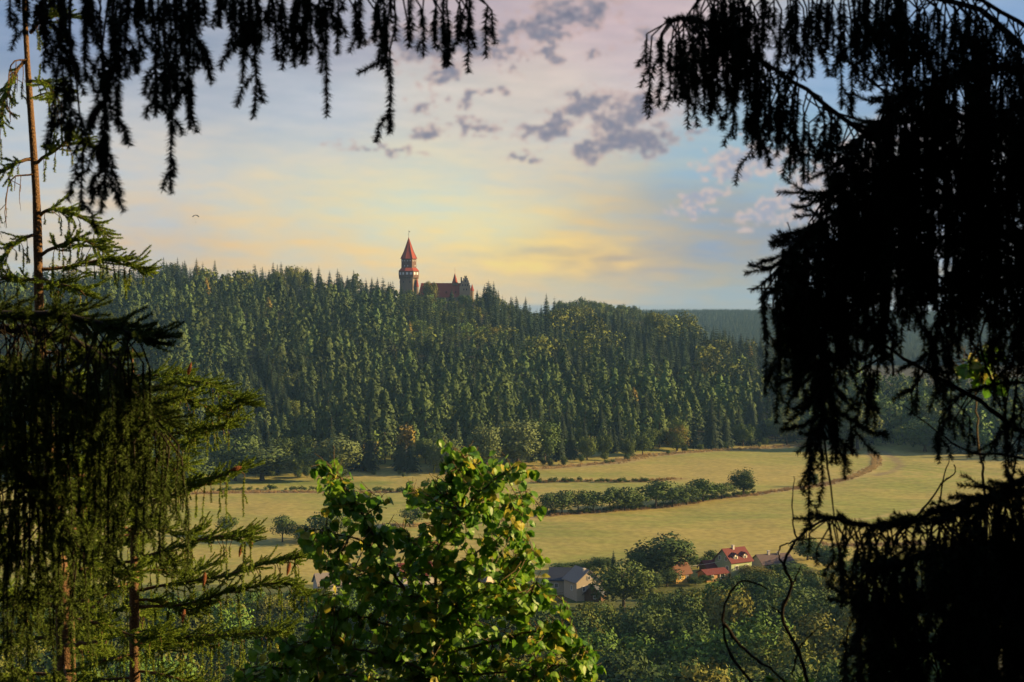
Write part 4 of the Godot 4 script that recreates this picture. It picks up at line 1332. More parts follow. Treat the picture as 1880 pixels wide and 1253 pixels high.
func dark_spruces() -> void:
	# left: limbs reach in above the frame and across the left edge
	rng.seed = 61
	var bark: Material = mats["bark_near"]
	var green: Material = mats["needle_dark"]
	var base := on_ground(-2.5, 4.8)
	var t := thing("spruce_tree", "near dark spruce whose hanging twigs fringe the upper left sky", "tree", base, "near spruces")
	trunk_of(t, PackedVector3Array([base - Vector3(0, 0.3, 0), base + Vector3(0.05, 3, 0), base + Vector3(0, 7, 0.05), base + Vector3(0.05, 13, 0)]), 0.2, 0.07, bark)
	var hair := {"per": 1700.0, "nl": 0.021, "nw": 0.0016, "thick": 0.0026, "sides": 13.0, "side_len": 0.09, "lo": 0.05, "hi": 0.16, "hang": 26.0, "bare": 0.05, "from": 0.25, "spread": 0.05}
	var l1 := limb(t, PackedVector3Array([base + Vector3(0, 4.9, 0), P(-100, -110, 4.4), P(150, -70, 4.1), P(330, -45, 4.0), P(480, -35, 4.0), P(640, -25, 4.0), P(760, -20, 4.0), P(880, -12, 4.0)]), 0.03, 0.005, hair, bark, green)
	hair.hang = 22.0
	limb(t, PackedVector3Array([base + Vector3(0, 4.6, 0), P(-60, -60, 4.6), P(100, -40, 4.5), P(220, -30, 4.4), P(400, -40, 4.3)]), 0.025, 0.006, hair, bark, green)
	# the long hanging twigs, each one told apart against the sky: [x, top, bottom, side shoots, sway]
	var long := [[112, -20, 235, 22], [140, 150, 385, 8], [160, -20, 150, 16], [182, 30, 315, 20], [205, 10, 240, 20], [190, 190, 365, 18], [235, -20, 142, 18], [252, -20, 135, 12], [284, 50, 205, 18], [300, -10, 200, 22], [306, 100, 355, 3], [322, -10, 175, 24], [346, -10, 238, 12], [362, -10, 135, 18], [428, -20, 95, 20], [446, -20, 150, 22], [456, -20, 215, 6], [470, -20, 70, 18], [517, -20, 112, 6], [545, -20, 100, 24], [560, -20, 105, 26], [592, -20, 212, 5], [612, -20, 52, 20], [690, 5, 78, 5], [702, -20, 120, 4], [716, 90, 238, 4], [720, -20, 40, 6], [815, -20, 52, 3], [860, -20, 66, 6], [652, 0, 58, 4], [498, -20, 40, 10], [75, -20, 130, 18], [128, 60, 240, 18]]
	for k in long:
		var wood := MB.new()
		var leaf := MB.new()
		var d := rng.randf_range(3.85, 4.25)
		var top := P(k[0], k[1], d) - base
		var o := {"per": 1900.0, "nl": 0.021, "nw": 0.0016, "thick": 0.0028, "sides": k[3] * 2.0, "side_len": 0.075, "bare": 0.02 if k[1] <= 0 else 0.2, "sway": 0.05}
		strand(wood, leaf, top, (k[2] - k[1]) / F * d, o)
		if k[1] > 0:
			var q := PackedVector3Array([top, P(k[0] + rng.randf_range(-12, 12), k[1] * 0.5, d) - base, P(k[0] + rng.randf_range(-20, 20), -30, d) - base])
			wood.tube(q, PackedFloat32Array([0.0022, 0.0026, 0.003]), 4)
		var b := part("hanging_twig", wood.mesh(), bark, t)
		part("needles", leaf.mesh(), green, b).set_meta("kind", "stuff")
	# a spur pointing left on the long twig at 700
	var spur := MB.new()
	var spurl := MB.new()
	var q2 := PackedVector3Array([P(702, 112, 4.0) - base, P(680, 122, 4.0) - base, P(656, 136, 4.0) - base])
	spur.tube(q2, PackedFloat32Array([0.003, 0.0025, 0.002]), 4)
	needles(spurl, q2, 2000.0, 0.018, 0.0016)
	var sb := part("hanging_twig", spur.mesh(), bark, t)
	part("needles", spurl.mesh(), green, sb).set_meta("kind", "stuff")
	# heavy lit limbs of a further tree across the left edge
	rng.seed = 63
	base = on_ground(-3.6, 6.6)
	t = thing("spruce_tree", "heavy golden green spruce branch curtain at the left edge", "tree", base, "near spruces")
	trunk_of(t, PackedVector3Array([base - Vector3(0, 0.3, 0), base + Vector3(0.05, 3, 0), base + Vector3(0, 7, 0.05), base + Vector3(0.05, 11, 0)]), 0.17, 0.05, bark)
	var lush := {"per": 1500.0, "nl": 0.02, "nw": 0.002, "thick": 0.004, "sides": 9.0, "side_len": 0.12, "lo": 0.1, "hi": 0.62, "hang": 21.0, "bare": 0.1, "spread": 0.14, "shoots": 40.0, "shoot_len": 0.18, "short": false, "from": 0.25}
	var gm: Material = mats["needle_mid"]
	limb(t, PackedVector3Array([base + Vector3(0, 4.6, 0), P(-120, 585, 6.6), P(20, 582, 6.5), P(110, 580, 6.4), P(190, 596, 6.3), P(262, 618, 6.2)]), 0.03, 0.006, lush, bark, gm)
	limb(t, PackedVector3Array([base + Vector3(0, 4.5, 0), P(-60, 610, 6.9), P(90, 615, 6.8), P(180, 655, 6.6), P(236, 715, 6.5), P(284, 768, 6.4)]), 0.028, 0.006, lush, bark, gm)
	lush.hi = 0.75
	limb(t, PackedVector3Array([base + Vector3(0, 4.3, 0), P(-80, 690, 6.8), P(40, 680, 6.7), P(130, 720, 6.6), P(190, 790, 6.5)]), 0.026, 0.006, lush, bark, gm)
	lush.hang = 20.0
	limb(t, PackedVector3Array([base + Vector3(0, 3.9, 0), P(-90, 860, 6.9), P(10, 850, 6.8), P(70, 890, 6.7), P(110, 960, 6.7)]), 0.024, 0.006, lush, bark, gm)

	# right: a dense dark spruce with curtains of twigs
	rng.seed = 62
	base = on_ground(2.9, 4.9)
	t = thing("spruce_tree", "near black spruce curtain filling the right side of the view", "tree", base, "near spruces")
	trunk_of(t, PackedVector3Array([base - Vector3(0, 0.3, 0), base + Vector3(0.05, 3, 0), base + Vector3(0, 7, 0.05), base + Vector3(0.05, 13, 0)]), 0.22, 0.08, bark)
	var o := {"per": 1300.0, "nl": 0.021, "nw": 0.0018, "thick": 0.0028, "sides": 14.0, "side_len": 0.085, "lo": 0.06, "hi": 0.32, "hang": 34.0, "bare": 0.12, "spread": 0.07, "from": 0.2}
	var trunk_at := func(y: float) -> Vector3: return Vector3(base.x, y, base.z)
	var runs := [   # [height on the trunk, path, depth0, depth1, thickness, options]
		[1.4, [[2050, 480], [1720, 335], [1590, 245], [1480, 165], [1400, 112], [1340, 78], [1280, 34], [1225, 36]], 4.7, 4.3, 0.011, {"hi": 0.24, "hang": 28.8, "from": 0.32}],
		[1.7, [[2050, 120], [1800, 20], [1600, -30], [1450, -40], [1350, -30], [1290, -12]], 4.6, 4.2, 0.012, {"hi": 0.26, "hang": 36.0}],
		[1.5, [[2050, 300], [1760, 210], [1715, 130], [1660, 30], [1620, -60]], 4.7, 4.5, 0.009, {"hi": 0.22, "hang": 27.0}],
		[1.3, [[2050, 150], [1900, 60], [1780, -10], [1660, -30], [1540, -30]], 4.5, 4.3, 0.01, {"hi": 0.3, "hang": 30.6}],
		[1.1, [[2050, 260], [1880, 130], [1790, 130], [1710, 165], [1625, 190]], 4.8, 4.5, 0.013, {"hi": 0.62, "hang": 53.3, "shoots": 19.5, "from": 0.1}],
		[1.0, [[2050, 330], [1860, 230], [1730, 215], [1620, 225], [1560, 280]], 4.9, 4.6, 0.013, {"hi": 0.6, "hang": 53.3, "shoots": 19.5, "from": 0.1}],
		[0.9, [[2050, 400], [1850, 310], [1700, 300], [1590, 325], [1510, 360]], 5.0, 4.6, 0.013, {"hi": 0.5, "hang": 47.5, "shoots": 18.0, "from": 0.1}],
		[0.8, [[2050, 470], [1800, 380], [1620, 370], [1520, 400], [1460, 450], [1430, 498]], 4.9, 4.5, 0.013, {"hi": 0.36, "hang": 44.6, "shoots": 19.5, "from": 0.15}],
		[0.7, [[2050, 520], [1850, 430], [1680, 410], [1560, 440], [1500, 470]], 5.1, 4.7, 0.012, {"hi": 0.44, "hang": 37.4, "shoots": 12.0, "from": 0.15}],
		[0.6, [[2050, 500], [1900, 440], [1800, 430], [1740, 440]], 5.2, 5.0, 0.012, {"hi": 0.42, "hang": 36.0, "from": 0.1}],
		[0.3, [[1700, 420], [1560, 470], [1520, 540], [1515, 640], [1512, 720], [1514, 800]], 4.7, 4.6, 0.007, {"hi": 0.22, "hang": 43.2, "shoots": 46.0, "spread": 0.05, "from": 0.25, "free": true}],
		[0.3, [[1640, 430], [1480, 500], [1480, 560], [1492, 640]], 4.7, 4.6, 0.006, {"hi": 0.16, "hang": 39.6, "shoots": 34.0, "spread": 0.05, "from": 0.3, "free": true}],
		[0.2, [[1740, 430], [1640, 520], [1630, 580], [1590, 690], [1570, 800]], 4.8, 4.7, 0.005, {"hi": 0.12, "hang": 19.8, "shoots": 15.0, "spread": 0.03, "from": 0.4, "free": true}],
		[0.2, [[1860, 440], [1760, 480], [1730, 580], [1700, 680]], 4.9, 4.8, 0.006, {"hi": 0.2, "hang": 30.6, "shoots": 19.5, "spread": 0.06, "from": 0.3, "free": true}],
		[0.2, [[1900, 420], [1860, 520], [1870, 640], [1860, 800]], 5.0, 4.9, 0.006, {"hi": 0.2, "hang": 23.4, "shoots": 10.5, "spread": 0.06, "from": 0.2, "free": true}],
		[-0.5, [[2100, 900], [1890, 800], [1800, 737], [1700, 683], [1620, 632], [1560, 585]], 5.0, 4.8, 0.012, {"hi": 0.1, "hang": 1.8, "tipped": false}],
		[-0.6, [[2100, 880], [1862, 838], [1780, 830], [1720, 792], [1660, 745]], 5.0, 4.9, 0.006, {"hi": 0.1, "hang": 0.0, "tipped": false}],
		[-0.3, [[2100, 740], [1900, 705], [1800, 712], [1740, 740]], 5.0, 4.9, 0.007, {"hi": 0.14, "hang": 9.0}],
		[-0.7, [[2150, 850], [1880, 900], [1780, 920], [1680, 955], [1600, 965], [1515, 950]], 4.9, 4.6, 0.013, {"hi": 0.5, "hang": 47.5, "shoots": 12.0, "shoot_len": 0.09, "from": 0.2, "taper": 0.4}],
		[-0.8, [[2150, 900], [1900, 880], [1850, 900], [1800, 930], [1720, 960]], 4.6, 4.4, 0.012, {"hi": 0.55, "hang": 50.4, "shoots": 18.0, "from": 0.1}],
		[-0.9, [[2150, 960], [1850, 1000], [1700, 1020], [1640, 1040], [1590, 1040]], 4.8, 4.5, 0.012, {"hi": 0.4, "hang": 40.3, "shoots": 12.0, "from": 0.1}],
		[-1.2, [[2150, 1060], [1850, 1090], [1700, 1110], [1640, 1120], [1585, 1110]], 4.8, 4.5, 0.012, {"hi": 0.32, "hang": 34.6, "shoots": 10.5, "from": 0.1}],
		[-1.0, [[2150, 1000], [1950, 1020], [1860, 1060], [1760, 1090]], 4.6, 4.4, 0.012, {"hi": 0.42, "hang": 43.2, "shoots": 15.0, "from": 0.1}],
		[-1.5, [[2150, 1180], [1850, 1180], [1720, 1190], [1620, 1200]], 4.7, 4.5, 0.012, {"hi": 0.3, "hang": 33.1, "shoots": 15.0, "from": 0.1}],
	]
	for r in runs:
		var oo := o.duplicate()
		oo.merge(r[5], true)
		var path := px_path(r[1], r[2], r[3])
		if not oo.get("free", false): path.insert(0, trunk_at.call(r[0]))
		limb(t, path, r[4], r[4] * 0.3, oo, bark, green)
	# bare twigs that cross the sky between the curtains
	for p in [[[1700, 250], [1660, 165], [1600, 150], [1560, 70], [1530, 0]], [[1675, 190], [1620, 165], [1560, 115], [1500, 90]], [[1640, 240], [1560, 215], [1500, 195], [1478, 175]], [[1450, 560], [1462, 480], [1446, 408]], [[1520, 515], [1440, 528], [1372, 531]], [[1560, 690], [1620, 655], [1625, 610]], [[1715, 650], [1760, 620], [1800, 540], [1830, 440]], [[1640, 690], [1638, 640], [1645, 590]], [[1700, 245], [1655, 170], [1570, 45], [1545, 30]], [[1830, 720], [1800, 620], [1840, 530], [1860, 470]], [[1514, 795], [1520, 860], [1530, 930], [1541, 1008]]]:
		limb(t, px_path(p, 4.8, 4.7), 0.0045, 0.0018, {"per": 300.0, "nl": 0.012, "nw": 0.001, "thick": 0.002, "hang": 0.0, "tipped": false}, bark, green)

func lit_spruces() -> void:
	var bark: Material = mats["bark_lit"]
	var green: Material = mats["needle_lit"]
	# slender tree at the left edge
	rng.seed = 71
	var base := on_ground((122.0 - 940.0) / F * 12.0, 12.0)
	var t := thing("spruce_tree", "slender sunlit spruce with leaning trunk at the left edge", "tree", base, "sunlit young spruces")
	trunk_of(t, PackedVector3Array([base - Vector3(0, 0.2, 0), P(122, 1253, 12), P(104, 1000, 12), P(84, 760, 12), P(72, 575, 12), P(66, 360, 12), P(50, 120, 12), P(42, -60, 12), P(40, -260, 12)]), 0.11, 0.012, bark, [0.11, 0.07, 0.06, 0.048, 0.038, 0.03, 0.022, 0.016, 0.006])
	var o := {"per": 900.0, "nl": 0.02, "nw": 0.0032, "thick": 0.0035, "sides": 7.0, "side_len": 0.09, "lo": 0.05, "hi": 0.26, "hang": 15.0, "bare": 0.1, "spread": 0.06, "shoots": 70.0, "shoot_len": 0.2, "from": 0.2}
	for p in [[[48, 110], [30, 130], [10, 170], [2, 230]], [[52, 150], [80, 150], [100, 175]], [[55, 60], [85, 30], [110, 25]], [[60, 290], [30, 300], [0, 315], [-40, 320]], [[64, 300], [95, 280], [130, 255], [162, 262]], [[66, 400], [95, 385], [140, 395], [188, 425]], [[68, 430], [40, 440], [5, 470]], [[70, 495], [120, 490], [180, 478], [225, 480], [262, 492]], [[70, 515], [30, 512], [-30, 505]], [[72, 470], [110, 450], [150, 440], [180, 455]], [[72, 510], [100, 520], [150, 530]]]:
		limb(t, px_path(p, 12.0, 12.0 + rng.randf_range(-0.5, 0.3)), 0.016, 0.005, o, bark, green)
	var sparse := o.duplicate()
	sparse.per = 25.0
	sparse.shoots = 0.0
	sparse.sides = 10.0
	for p in [[[50, 110], [20, 120], [12, 200]], [[56, 180], [90, 170], [100, 190]], [[60, 320], [20, 330], [8, 390]]]:
		limb(t, px_path(p, 11.9, 11.8), 0.008, 0.003, sparse, bark, green)
	var stub := o.duplicate()
	stub.hang = 2.0
	stub.shoots = 2.0
	limb(t, px_path([[70, 1112], [100, 1112], [162, 1104]], 11.8, 11.7), 0.02, 0.014, stub, bark, green)
	limb(t, px_path([[118, 1184], [150, 1183], [176, 1180]], 11.9, 11.7), 0.018, 0.012, stub, bark, green)
	whorls(t, PackedVector3Array([P(76, 640, 12), P(90, 840, 12), P(104, 1000, 12), P(122, 1253, 12), base + Vector3(0, 0.8, 0)]), 34, 0.4, 1.05, o, bark, green)
	# cone bearing tree beside it
	rng.seed = 72
	base = on_ground((250.0 - 940.0) / F * 15.0, 15.0)
	t = thing("spruce_tree", "sunlit spruce hung with brown cones left of the aspen", "tree", base, "sunlit young spruces")
	trunk_of(t, PackedVector3Array([base - Vector3(0, 0.2, 0), P(247, 1253, 15), P(246, 1000, 15), P(245, 800, 15), P(243, 700, 15), P(242, 640, 15)]), 0.09, 0.014, bark, [0.09, 0.05, 0.036, 0.024, 0.016, 0.008])
	o = {"per": 800.0, "nl": 0.021, "nw": 0.0036, "thick": 0.0038, "sides": 7.0, "side_len": 0.11, "lo": 0.06, "hi": 0.42, "hang": 12.0, "bare": 0.1, "spread": 0.07, "shoots": 64.0, "shoot_len": 0.22, "from": 0.15}
	var runs := [[[245, 720], [300, 705], [340, 700], [385, 705], [440, 735]], [[245, 760], [300, 735], [350, 735], [400, 760], [430, 740]], [[245, 800], [320, 795], [370, 785], [420, 780]], [[244, 690], [280, 690], [330, 684]], [[246, 860], [300, 850], [340, 855], [300, 870]], [[248, 930], [330, 905], [390, 880], [440, 860]], [[248, 1030], [320, 1005], [400, 985], [462, 985]], [[250, 1085], [330, 1070], [420, 1055], [500, 1030], [552, 1022]], [[250, 1115], [340, 1110], [430, 1085], [520, 1070], [568, 1090]], [[250, 1180], [340, 1170], [430, 1165], [520, 1160]], [[248, 980], [200, 960], [130, 975], [100, 990]], [[248, 1060], [200, 1050], [150, 1070]], [[245, 770], [200, 790], [150, 800]], [[245, 880], [180, 880], [120, 900]]]
	for p in runs:
		var b := limb(t, px_path(p, 15.0, 15.0 + rng.randf_range(-0.9, 0.2)), 0.016, 0.005, o, bark, green)
		if p[mini(3, p.size() - 1)][0] == 385: cones(b, t, [[345, 688, 2.9]], 14.7)
		if p[mini(3, p.size() - 1)][0] == 430: cones(b, t, [[298, 735], [268, 740]], 14.6)
		if p[mini(3, p.size() - 1)][0] == 440: cones(b, t, [[443, 858, 1.3], [320, 860, 0.3]], 14.5)
		if p[mini(3, p.size() - 1)][0] == 462: cones(b, t, [[444, 1000], [460, 990, 0.4], [463, 968, 0.5]], 14.5)
		if p[mini(3, p.size() - 1)][0] == 500: cones(b, t, [[532, 1034], [376, 1052], [338, 1120]], 14.4)
	whorls(t, PackedVector3Array([P(244, 720, 15), P(246, 1000, 15), P(247, 1253, 15), base + Vector3(0, 0.8, 0)]), 46, 0.45, 1.35, o, bark, green)

func whorls(t: Node3D, path: PackedVector3Array, count: int, l0: float, l1: float, o: Dictionary, bark: Material, green: Material) -> void:
	var oo := o.duplicate()
	oo.hang = o.hang * 0.8
	for i in count:
		var f := (i + rng.randf() * 0.6) / count
		var a := along(path, f)
		var an := i * 2.4 + rng.randf_range(-0.4, 0.4)
		var d := Vector3(cos(an), 0, sin(an))
		var l := lerpf(l0, l1, f) * rng.randf_range(0.7, 1.2)
		limb(t, PackedVector3Array([a, a + d * l * 0.4 + Vector3(0, -0.02, 0), a + d * l * 0.8 + Vector3(0, -l * 0.12, 0), a + d * l + Vector3(0, -l * 0.06, 0)]), 0.015, 0.005, oo, bark, green)

func leaf_shape(seed_: int) -> ArrayMesh:
	# one round aspen leaf of unit radius hanging from its stalk (local -y is the tip, z the upper face)
	rng.seed = seed_
	var m := MB.new()
	var rim := []
	var fold := rng.randf_range(0.04, 0.22)
	for i in 13:
		var a := TAU * i / 12.0
		var r := 1.0 + 0.04 * sin(i * 2.6)
		if i == 6: r = 1.26
		if i == 0 or i == 12: r = 0.86
		var x := sin(a) * r
		rim.append(Vector3(x, cos(a) * r - 0.9, absf(x) * fold - 0.12 * cos(a) * cos(a) + rng.randf_range(-0.05, 0.05)))
	var mid := Vector3(0, -0.9, 0)
	for i in 12:
		var k := 1.0 + 0.12 * sin(i * 1.7 + seed_)
		m.col = Color(k, k, k)
		m.tri(mid, rim[i + 1], rim[i])
	m.col = Color(1.5, 0.9, 0.6)
	m.tri(Vector3(-0.035, 0, 0), Vector3(0, 1.0, 0.1), Vector3(0.035, 0, 0))
	m.tri(Vector3(0, 0, -0.035), Vector3(0, 1.0, 0.1), Vector3(0, 0, 0.035))
	return m.mesh()

func aspen(called: String, label: String, base: Vector3, runs: Array, depth: float, count: int, individually: int, seed_: int, size: float, outline := PackedVector2Array()) -> void:
	rng.seed = seed_
	var bark: Material = mats["bark_aspen"]
	var t := thing(called, label, "tree", base)
	var spots := []
	var woods := PackedVector3Array()
	for r in runs:
		var dz0 := depth + rng.randf_range(-0.25, 0.25)
		var path := px_path(r[0], dz0 if r[1] < 0.012 else depth, dz0 + rng.randf_range(-0.35, 0.35) if r[1] < 0.012 else depth)
		if r[2]: path.insert(0, base)
		var pts := spline(path, 5)
		var rad := PackedFloat32Array()
		for i in pts.size():
			pts[i] -= base
			if i > 0: pts[i] += rv() * 0.006
			rad.append(lerpf(r[1], maxf(r[1] * 0.25, 0.0022), float(i) / (pts.size() - 1)))
		for i in range(pts.size() / 3, pts.size()): woods.append(pts[i])
		var m := MB.new()
		m.tube(pts, rad, 7)
		var wood := MB.new()
		wood.v = m.v; wood.n = m.n; wood.c = m.c
		var total := length_of(pts)
		var lo: float = r[3]
		for i in int(total * (1.0 - lo) * r[4] * 1.1):
			# a short side twig with a few leaves
			var a := along(pts, lerpf(lo, 1.0, rng.randf()))
			var l := rng.randf_range(0.03, 0.11)
			var d := (rv() + Vector3(0, 0.35, 0)).normalized()
			var e := a + d * l
			wood.tube(PackedVector3Array([a, a + d * l * 0.5 + rv() * 0.008, e]), PackedFloat32Array([0.0022, 0.0018, 0.0012]), 4)
			for k in rng.randi_range(2, 4): spots.append(a.lerp(e, rng.randf_range(0.3, 1.0)) + rv() * 0.012)
		for k in int(total * (1.0 - lo) * 7.0):
			var a := along(pts, lerpf(lo, 0.97, rng.randf()))
			var d := (rv() + Vector3(0, 0.25, 0)).normalized()
			var l := rng.randf_range(0.08, 0.18)
			var sub := spline(PackedVector3Array([a, a + d * l * 0.5 + rv() * 0.02, a + d * l + Vector3(0, l * 0.2, 0)]), 3)
			wood.tube(sub, PackedFloat32Array([0.004, 0.0036, 0.0032, 0.0028, 0.0024, 0.002, 0.0015]), 5)
			for j in int(l * 60.0): spots.append(along(sub, rng.randf_range(0.15, 1.0)) + rv() * 0.03)
		part("trunk" if r[2] else "branch", wood.mesh(), bark, t)
	if outline.size():
		# leafy twigs spread through the whole crown, each joined to the nearest wood
		var tw := MB.new()
		var made := 0
		while made < 520:
			var q := Vector2(rng.randf_range(430, 1090), rng.randf_range(815, 1262))
			if not Geometry2D.is_point_in_polygon(q, outline): continue
			made += 1
			var e := P(q.x, q.y, depth + rng.randf_range(-0.4, 0.4)) - base
			var best := woods[0]
			for k in woods:
				if k.distance_squared_to(e) < best.distance_squared_to(e): best = k
			if best.distance_to(e) > 0.42: e = best + (e - best).normalized() * 0.42
			var mid := best.lerp(e, 0.5) + Vector3(0, -0.02, 0) + rv() * 0.015
			tw.tube(PackedVector3Array([best, mid, e]), PackedFloat32Array([0.0034, 0.0026, 0.0016]), 4)
			for k in rng.randi_range(4, 7): spots.append(mid.lerp(e, rng.randf_range(-0.2, 1.1)) + rv() * 0.035)
		part("twigs", tw.mesh(), bark, t).set_meta("kind", "stuff")
	# leaves, nearest first
	spots.sort_custom(func(p, q): return p.z > q.z)
	var where := {}
	var used := 0
	for p in spots:
		if used >= count: break
		var nn := (rv() * 0.95 + Vector3(0.3, 0.25, 0.5)).normalized()
		var up := (Vector3.UP + rv() * 0.7).normalized()
		var x := up.cross(nn).normalized()
		var b := Basis(x, nn.cross(x), nn).scaled(Vector3.ONE * size * rng.randf_range(0.7, 1.15))
		var v := rng.randi_range(0, 3)
		var tone := 3 if rng.randf() < 0.12 else rng.randi_range(0, 2)
		var tf := Transform3D(b, p - Vector3(0, size, 0))
		if used < individually:
			var o := part("leaf", shapes["aspen_leaf%d" % v], mats["aspen_leaf%d" % tone], t)
			o.transform = tf
		else:
			var key := v * 4 + tone
			if not where.has(key): where[key] = []
			where[key].append(tf)
		used += 1
	if where.size():
		var holder := Node3D.new()
		holder.name = "leaves"
		t.add_child(holder)
		holder.set_meta("kind", "stuff")
		for key in where: scatter("leafage", shapes["aspen_leaf%d" % int(key / 4)], mats["aspen_leaf%d" % (key % 4)], holder, where[key])
	print(label, " leaves ", used, " of ", spots.size())

func aspens() -> void:
	for i in 4: shapes["aspen_leaf%d" % i] = leaf_shape(400 + i)
	var base := on_ground((802.0 - 940.0) / F * 9.0, 9.0)
	# [path, radius, is trunk, leaves from, twigs per metre]
	aspen("aspen_tree", "young aspen with round sunlit green leaves in the centre foreground", base, [
		[[[800, 1253], [800, 1120], [803, 1010], [815, 940], [838, 885], [848, 835]], 0.014, true, 0.74, 40.0],
		[[[803, 1010], [830, 960], [880, 905], [925, 870], [962, 855]], 0.008, false, 0.15, 46.0],
		[[[838, 885], [800, 895], [770, 905], [755, 900]], 0.006, false, 0.1, 50.0],
		[[[815, 940], [850, 925], [890, 930], [950, 930], [968, 895]], 0.007, false, 0.1, 50.0],
		[[[848, 835], [862, 850], [885, 870]], 0.006, false, 0.0, 60.0],
		[[[800, 1150], [740, 1080], [700, 1010], [670, 950], [640, 900], [612, 862], [590, 852]], 0.012, false, 0.28, 42.0],
		[[[700, 1010], [650, 990], [600, 975], [562, 972]], 0.007, false, 0.1, 50.0],
		[[[670, 950], [690, 930], [702, 910]], 0.005, false, 0.1, 50.0],
		[[[740, 1080], [690, 1060], [640, 1040], [590, 1030]], 0.007, false, 0.1, 46.0],
		[[[802, 1060], [850, 1062], [900, 1085], [935, 1115], [965, 1105], [985, 1070]], 0.011, false, 0.2, 44.0],
		[[[935, 1115], [975, 1095], [1005, 1090], [1040, 1105]], 0.007, false, 0.1, 44.0],
		[[[900, 1085], [930, 1050], [955, 1020], [975, 1005]], 0.007, false, 0.1, 46.0],
		[[[802, 1020], [760, 1000], [740, 970], [735, 985]], 0.006, false, 0.1, 46.0],
		[[[802, 1200], [860, 1190], [930, 1170], [1000, 1160], [1050, 1170], [1080, 1200]], 0.01, false, 0.25, 44.0],
		[[[802, 1230], [880, 1240], [960, 1230], [1040, 1220], [1085, 1225]], 0.009, false, 0.2, 46.0],
		[[[800, 1180], [720, 1150], [650, 1130], [590, 1120]], 0.009, false, 0.15, 44.0],
		[[[800, 1240], [720, 1210], [640, 1190], [560, 1180], [520, 1190]], 0.01, false, 0.15, 44.0],
		[[[800, 1253], [700, 1250], [600, 1235], [500, 1225], [440, 1230]], 0.009, false, 0.25, 44.0],
		[[[802, 1100], [840, 1040], [880, 1010], [930, 980], [955, 960]], 0.008, false, 0.2, 46.0],
		[[[800, 1130], [770, 1100], [740, 1110], [700, 1100]], 0.006, false, 0.1, 46.0],
		[[[802, 1160], [840, 1140], [880, 1150], [900, 1180]], 0.006, false, 0.1, 46.0],
		[[[802, 1090], [770, 1050], [745, 1040]], 0.006, false, 0.1, 46.0],
		[[[960, 1230], [1000, 1250], [1040, 1265]], 0.006, false, 0.1, 46.0],
		[[[801, 1215], [780, 1170], [790, 1130], [770, 1095]], 0.006, false, 0.05, 46.0],
		[[[801, 1235], [825, 1200], [820, 1150], [835, 1110]], 0.006, false, 0.05, 46.0],
		[[[801, 1140], [815, 1090], [830, 1050], [820, 1015]], 0.006, false, 0.05, 46.0],
		[[[801, 1250], [760, 1240], [740, 1200], [715, 1185]], 0.006, false, 0.05, 46.0],
		[[[801, 1250], [850, 1245], [890, 1220], [930, 1215]], 0.006, false, 0.05, 46.0]], 9.0, 7000, 300, 81, 0.0265,
		PackedVector2Array([Vector2(590, 850), Vector2(640, 870), Vector2(702, 905), Vector2(715, 965), Vector2(745, 920), Vector2(760, 885), Vector2(830, 818), Vector2(870, 832), Vector2(960, 852), Vector2(975, 900), Vector2(965, 960), Vector2(1000, 1000), Vector2(1012, 1060), Vector2(1060, 1105), Vector2(1045, 1150), Vector2(1080, 1200), Vector2(1088, 1262), Vector2(430, 1262), Vector2(455, 1220), Vector2(545, 1150), Vector2(590, 1090), Vector2(572, 1040), Vector2(552, 975), Vector2(602, 960), Vector2(585, 880)]))
	# slim sapling rising through the dark spruce at the right
	base = on_ground((1812.0 - 940.0) / F * 6.2, 6.2)
	aspen("aspen_tree", "thin sapling with a few bright leaves before the right spruce", base, [
		[[[1815, 1253], [1808, 903], [1800, 840], [1795, 770], [1790, 700], [1782, 655]], 0.007, true, 0.965, 150.0],
		[[[1790, 700], [1770, 680], [1750, 665]], 0.0025, false, 0.2, 130.0],
		[[[1790, 700], [1800, 670], [1812, 655]], 0.0025, false, 0.2, 130.0]], 6.2, 60, 60, 83, 0.026)
	# bare curling shrub
	var depth := 6.0
	base = on_ground((1450.0 - 940.0) / F * depth, depth)
	rng.seed = 84
	var t := thing("bare_shrub", "leafless shrub of dark curling twigs at the lower right", "shrub", base)
	var lines := [[[[1490, 1300], [1479, 1239], [1467, 1199], [1436, 1130], [1454, 1076], [1439, 1038], [1451, 1011], [1464, 990], [1489, 969], [1512, 957], [1540, 949]], 0.0085], [[[1464, 990], [1457, 965], [1455, 922], [1459, 875]], 0.004], [[[1439, 1038], [1431, 1025], [1433, 1005], [1449, 998], [1476, 990], [1525, 990]], 0.004], [[[1454, 1076], [1463, 1058], [1471, 1038]], 0.004], [[[1434, 1127], [1424, 1118], [1411, 1112]], 0.004], [[[1400, 1290], [1379, 1252], [1341, 1203], [1328, 1150], [1332, 1108], [1349, 1078], [1372, 1067], [1409, 1082]], 0.0065], [[[1330, 1145], [1360, 1186], [1395, 1215], [1421, 1233], [1460, 1275]], 0.007], [[[1455, 1240], [1468, 1192], [1490, 1165], [1515, 1146]], 0.004], [[[1640, 1000], [1657, 972], [1696, 935], [1729, 889], [1752, 871], [1753, 853]], 0.005], [[[1700, 1010], [1721, 939], [1731, 889], [1742, 847]], 0.005], [[[1835, 1000], [1850, 915], [1857, 885], [1866, 840], [1872, 800]], 0.005]]
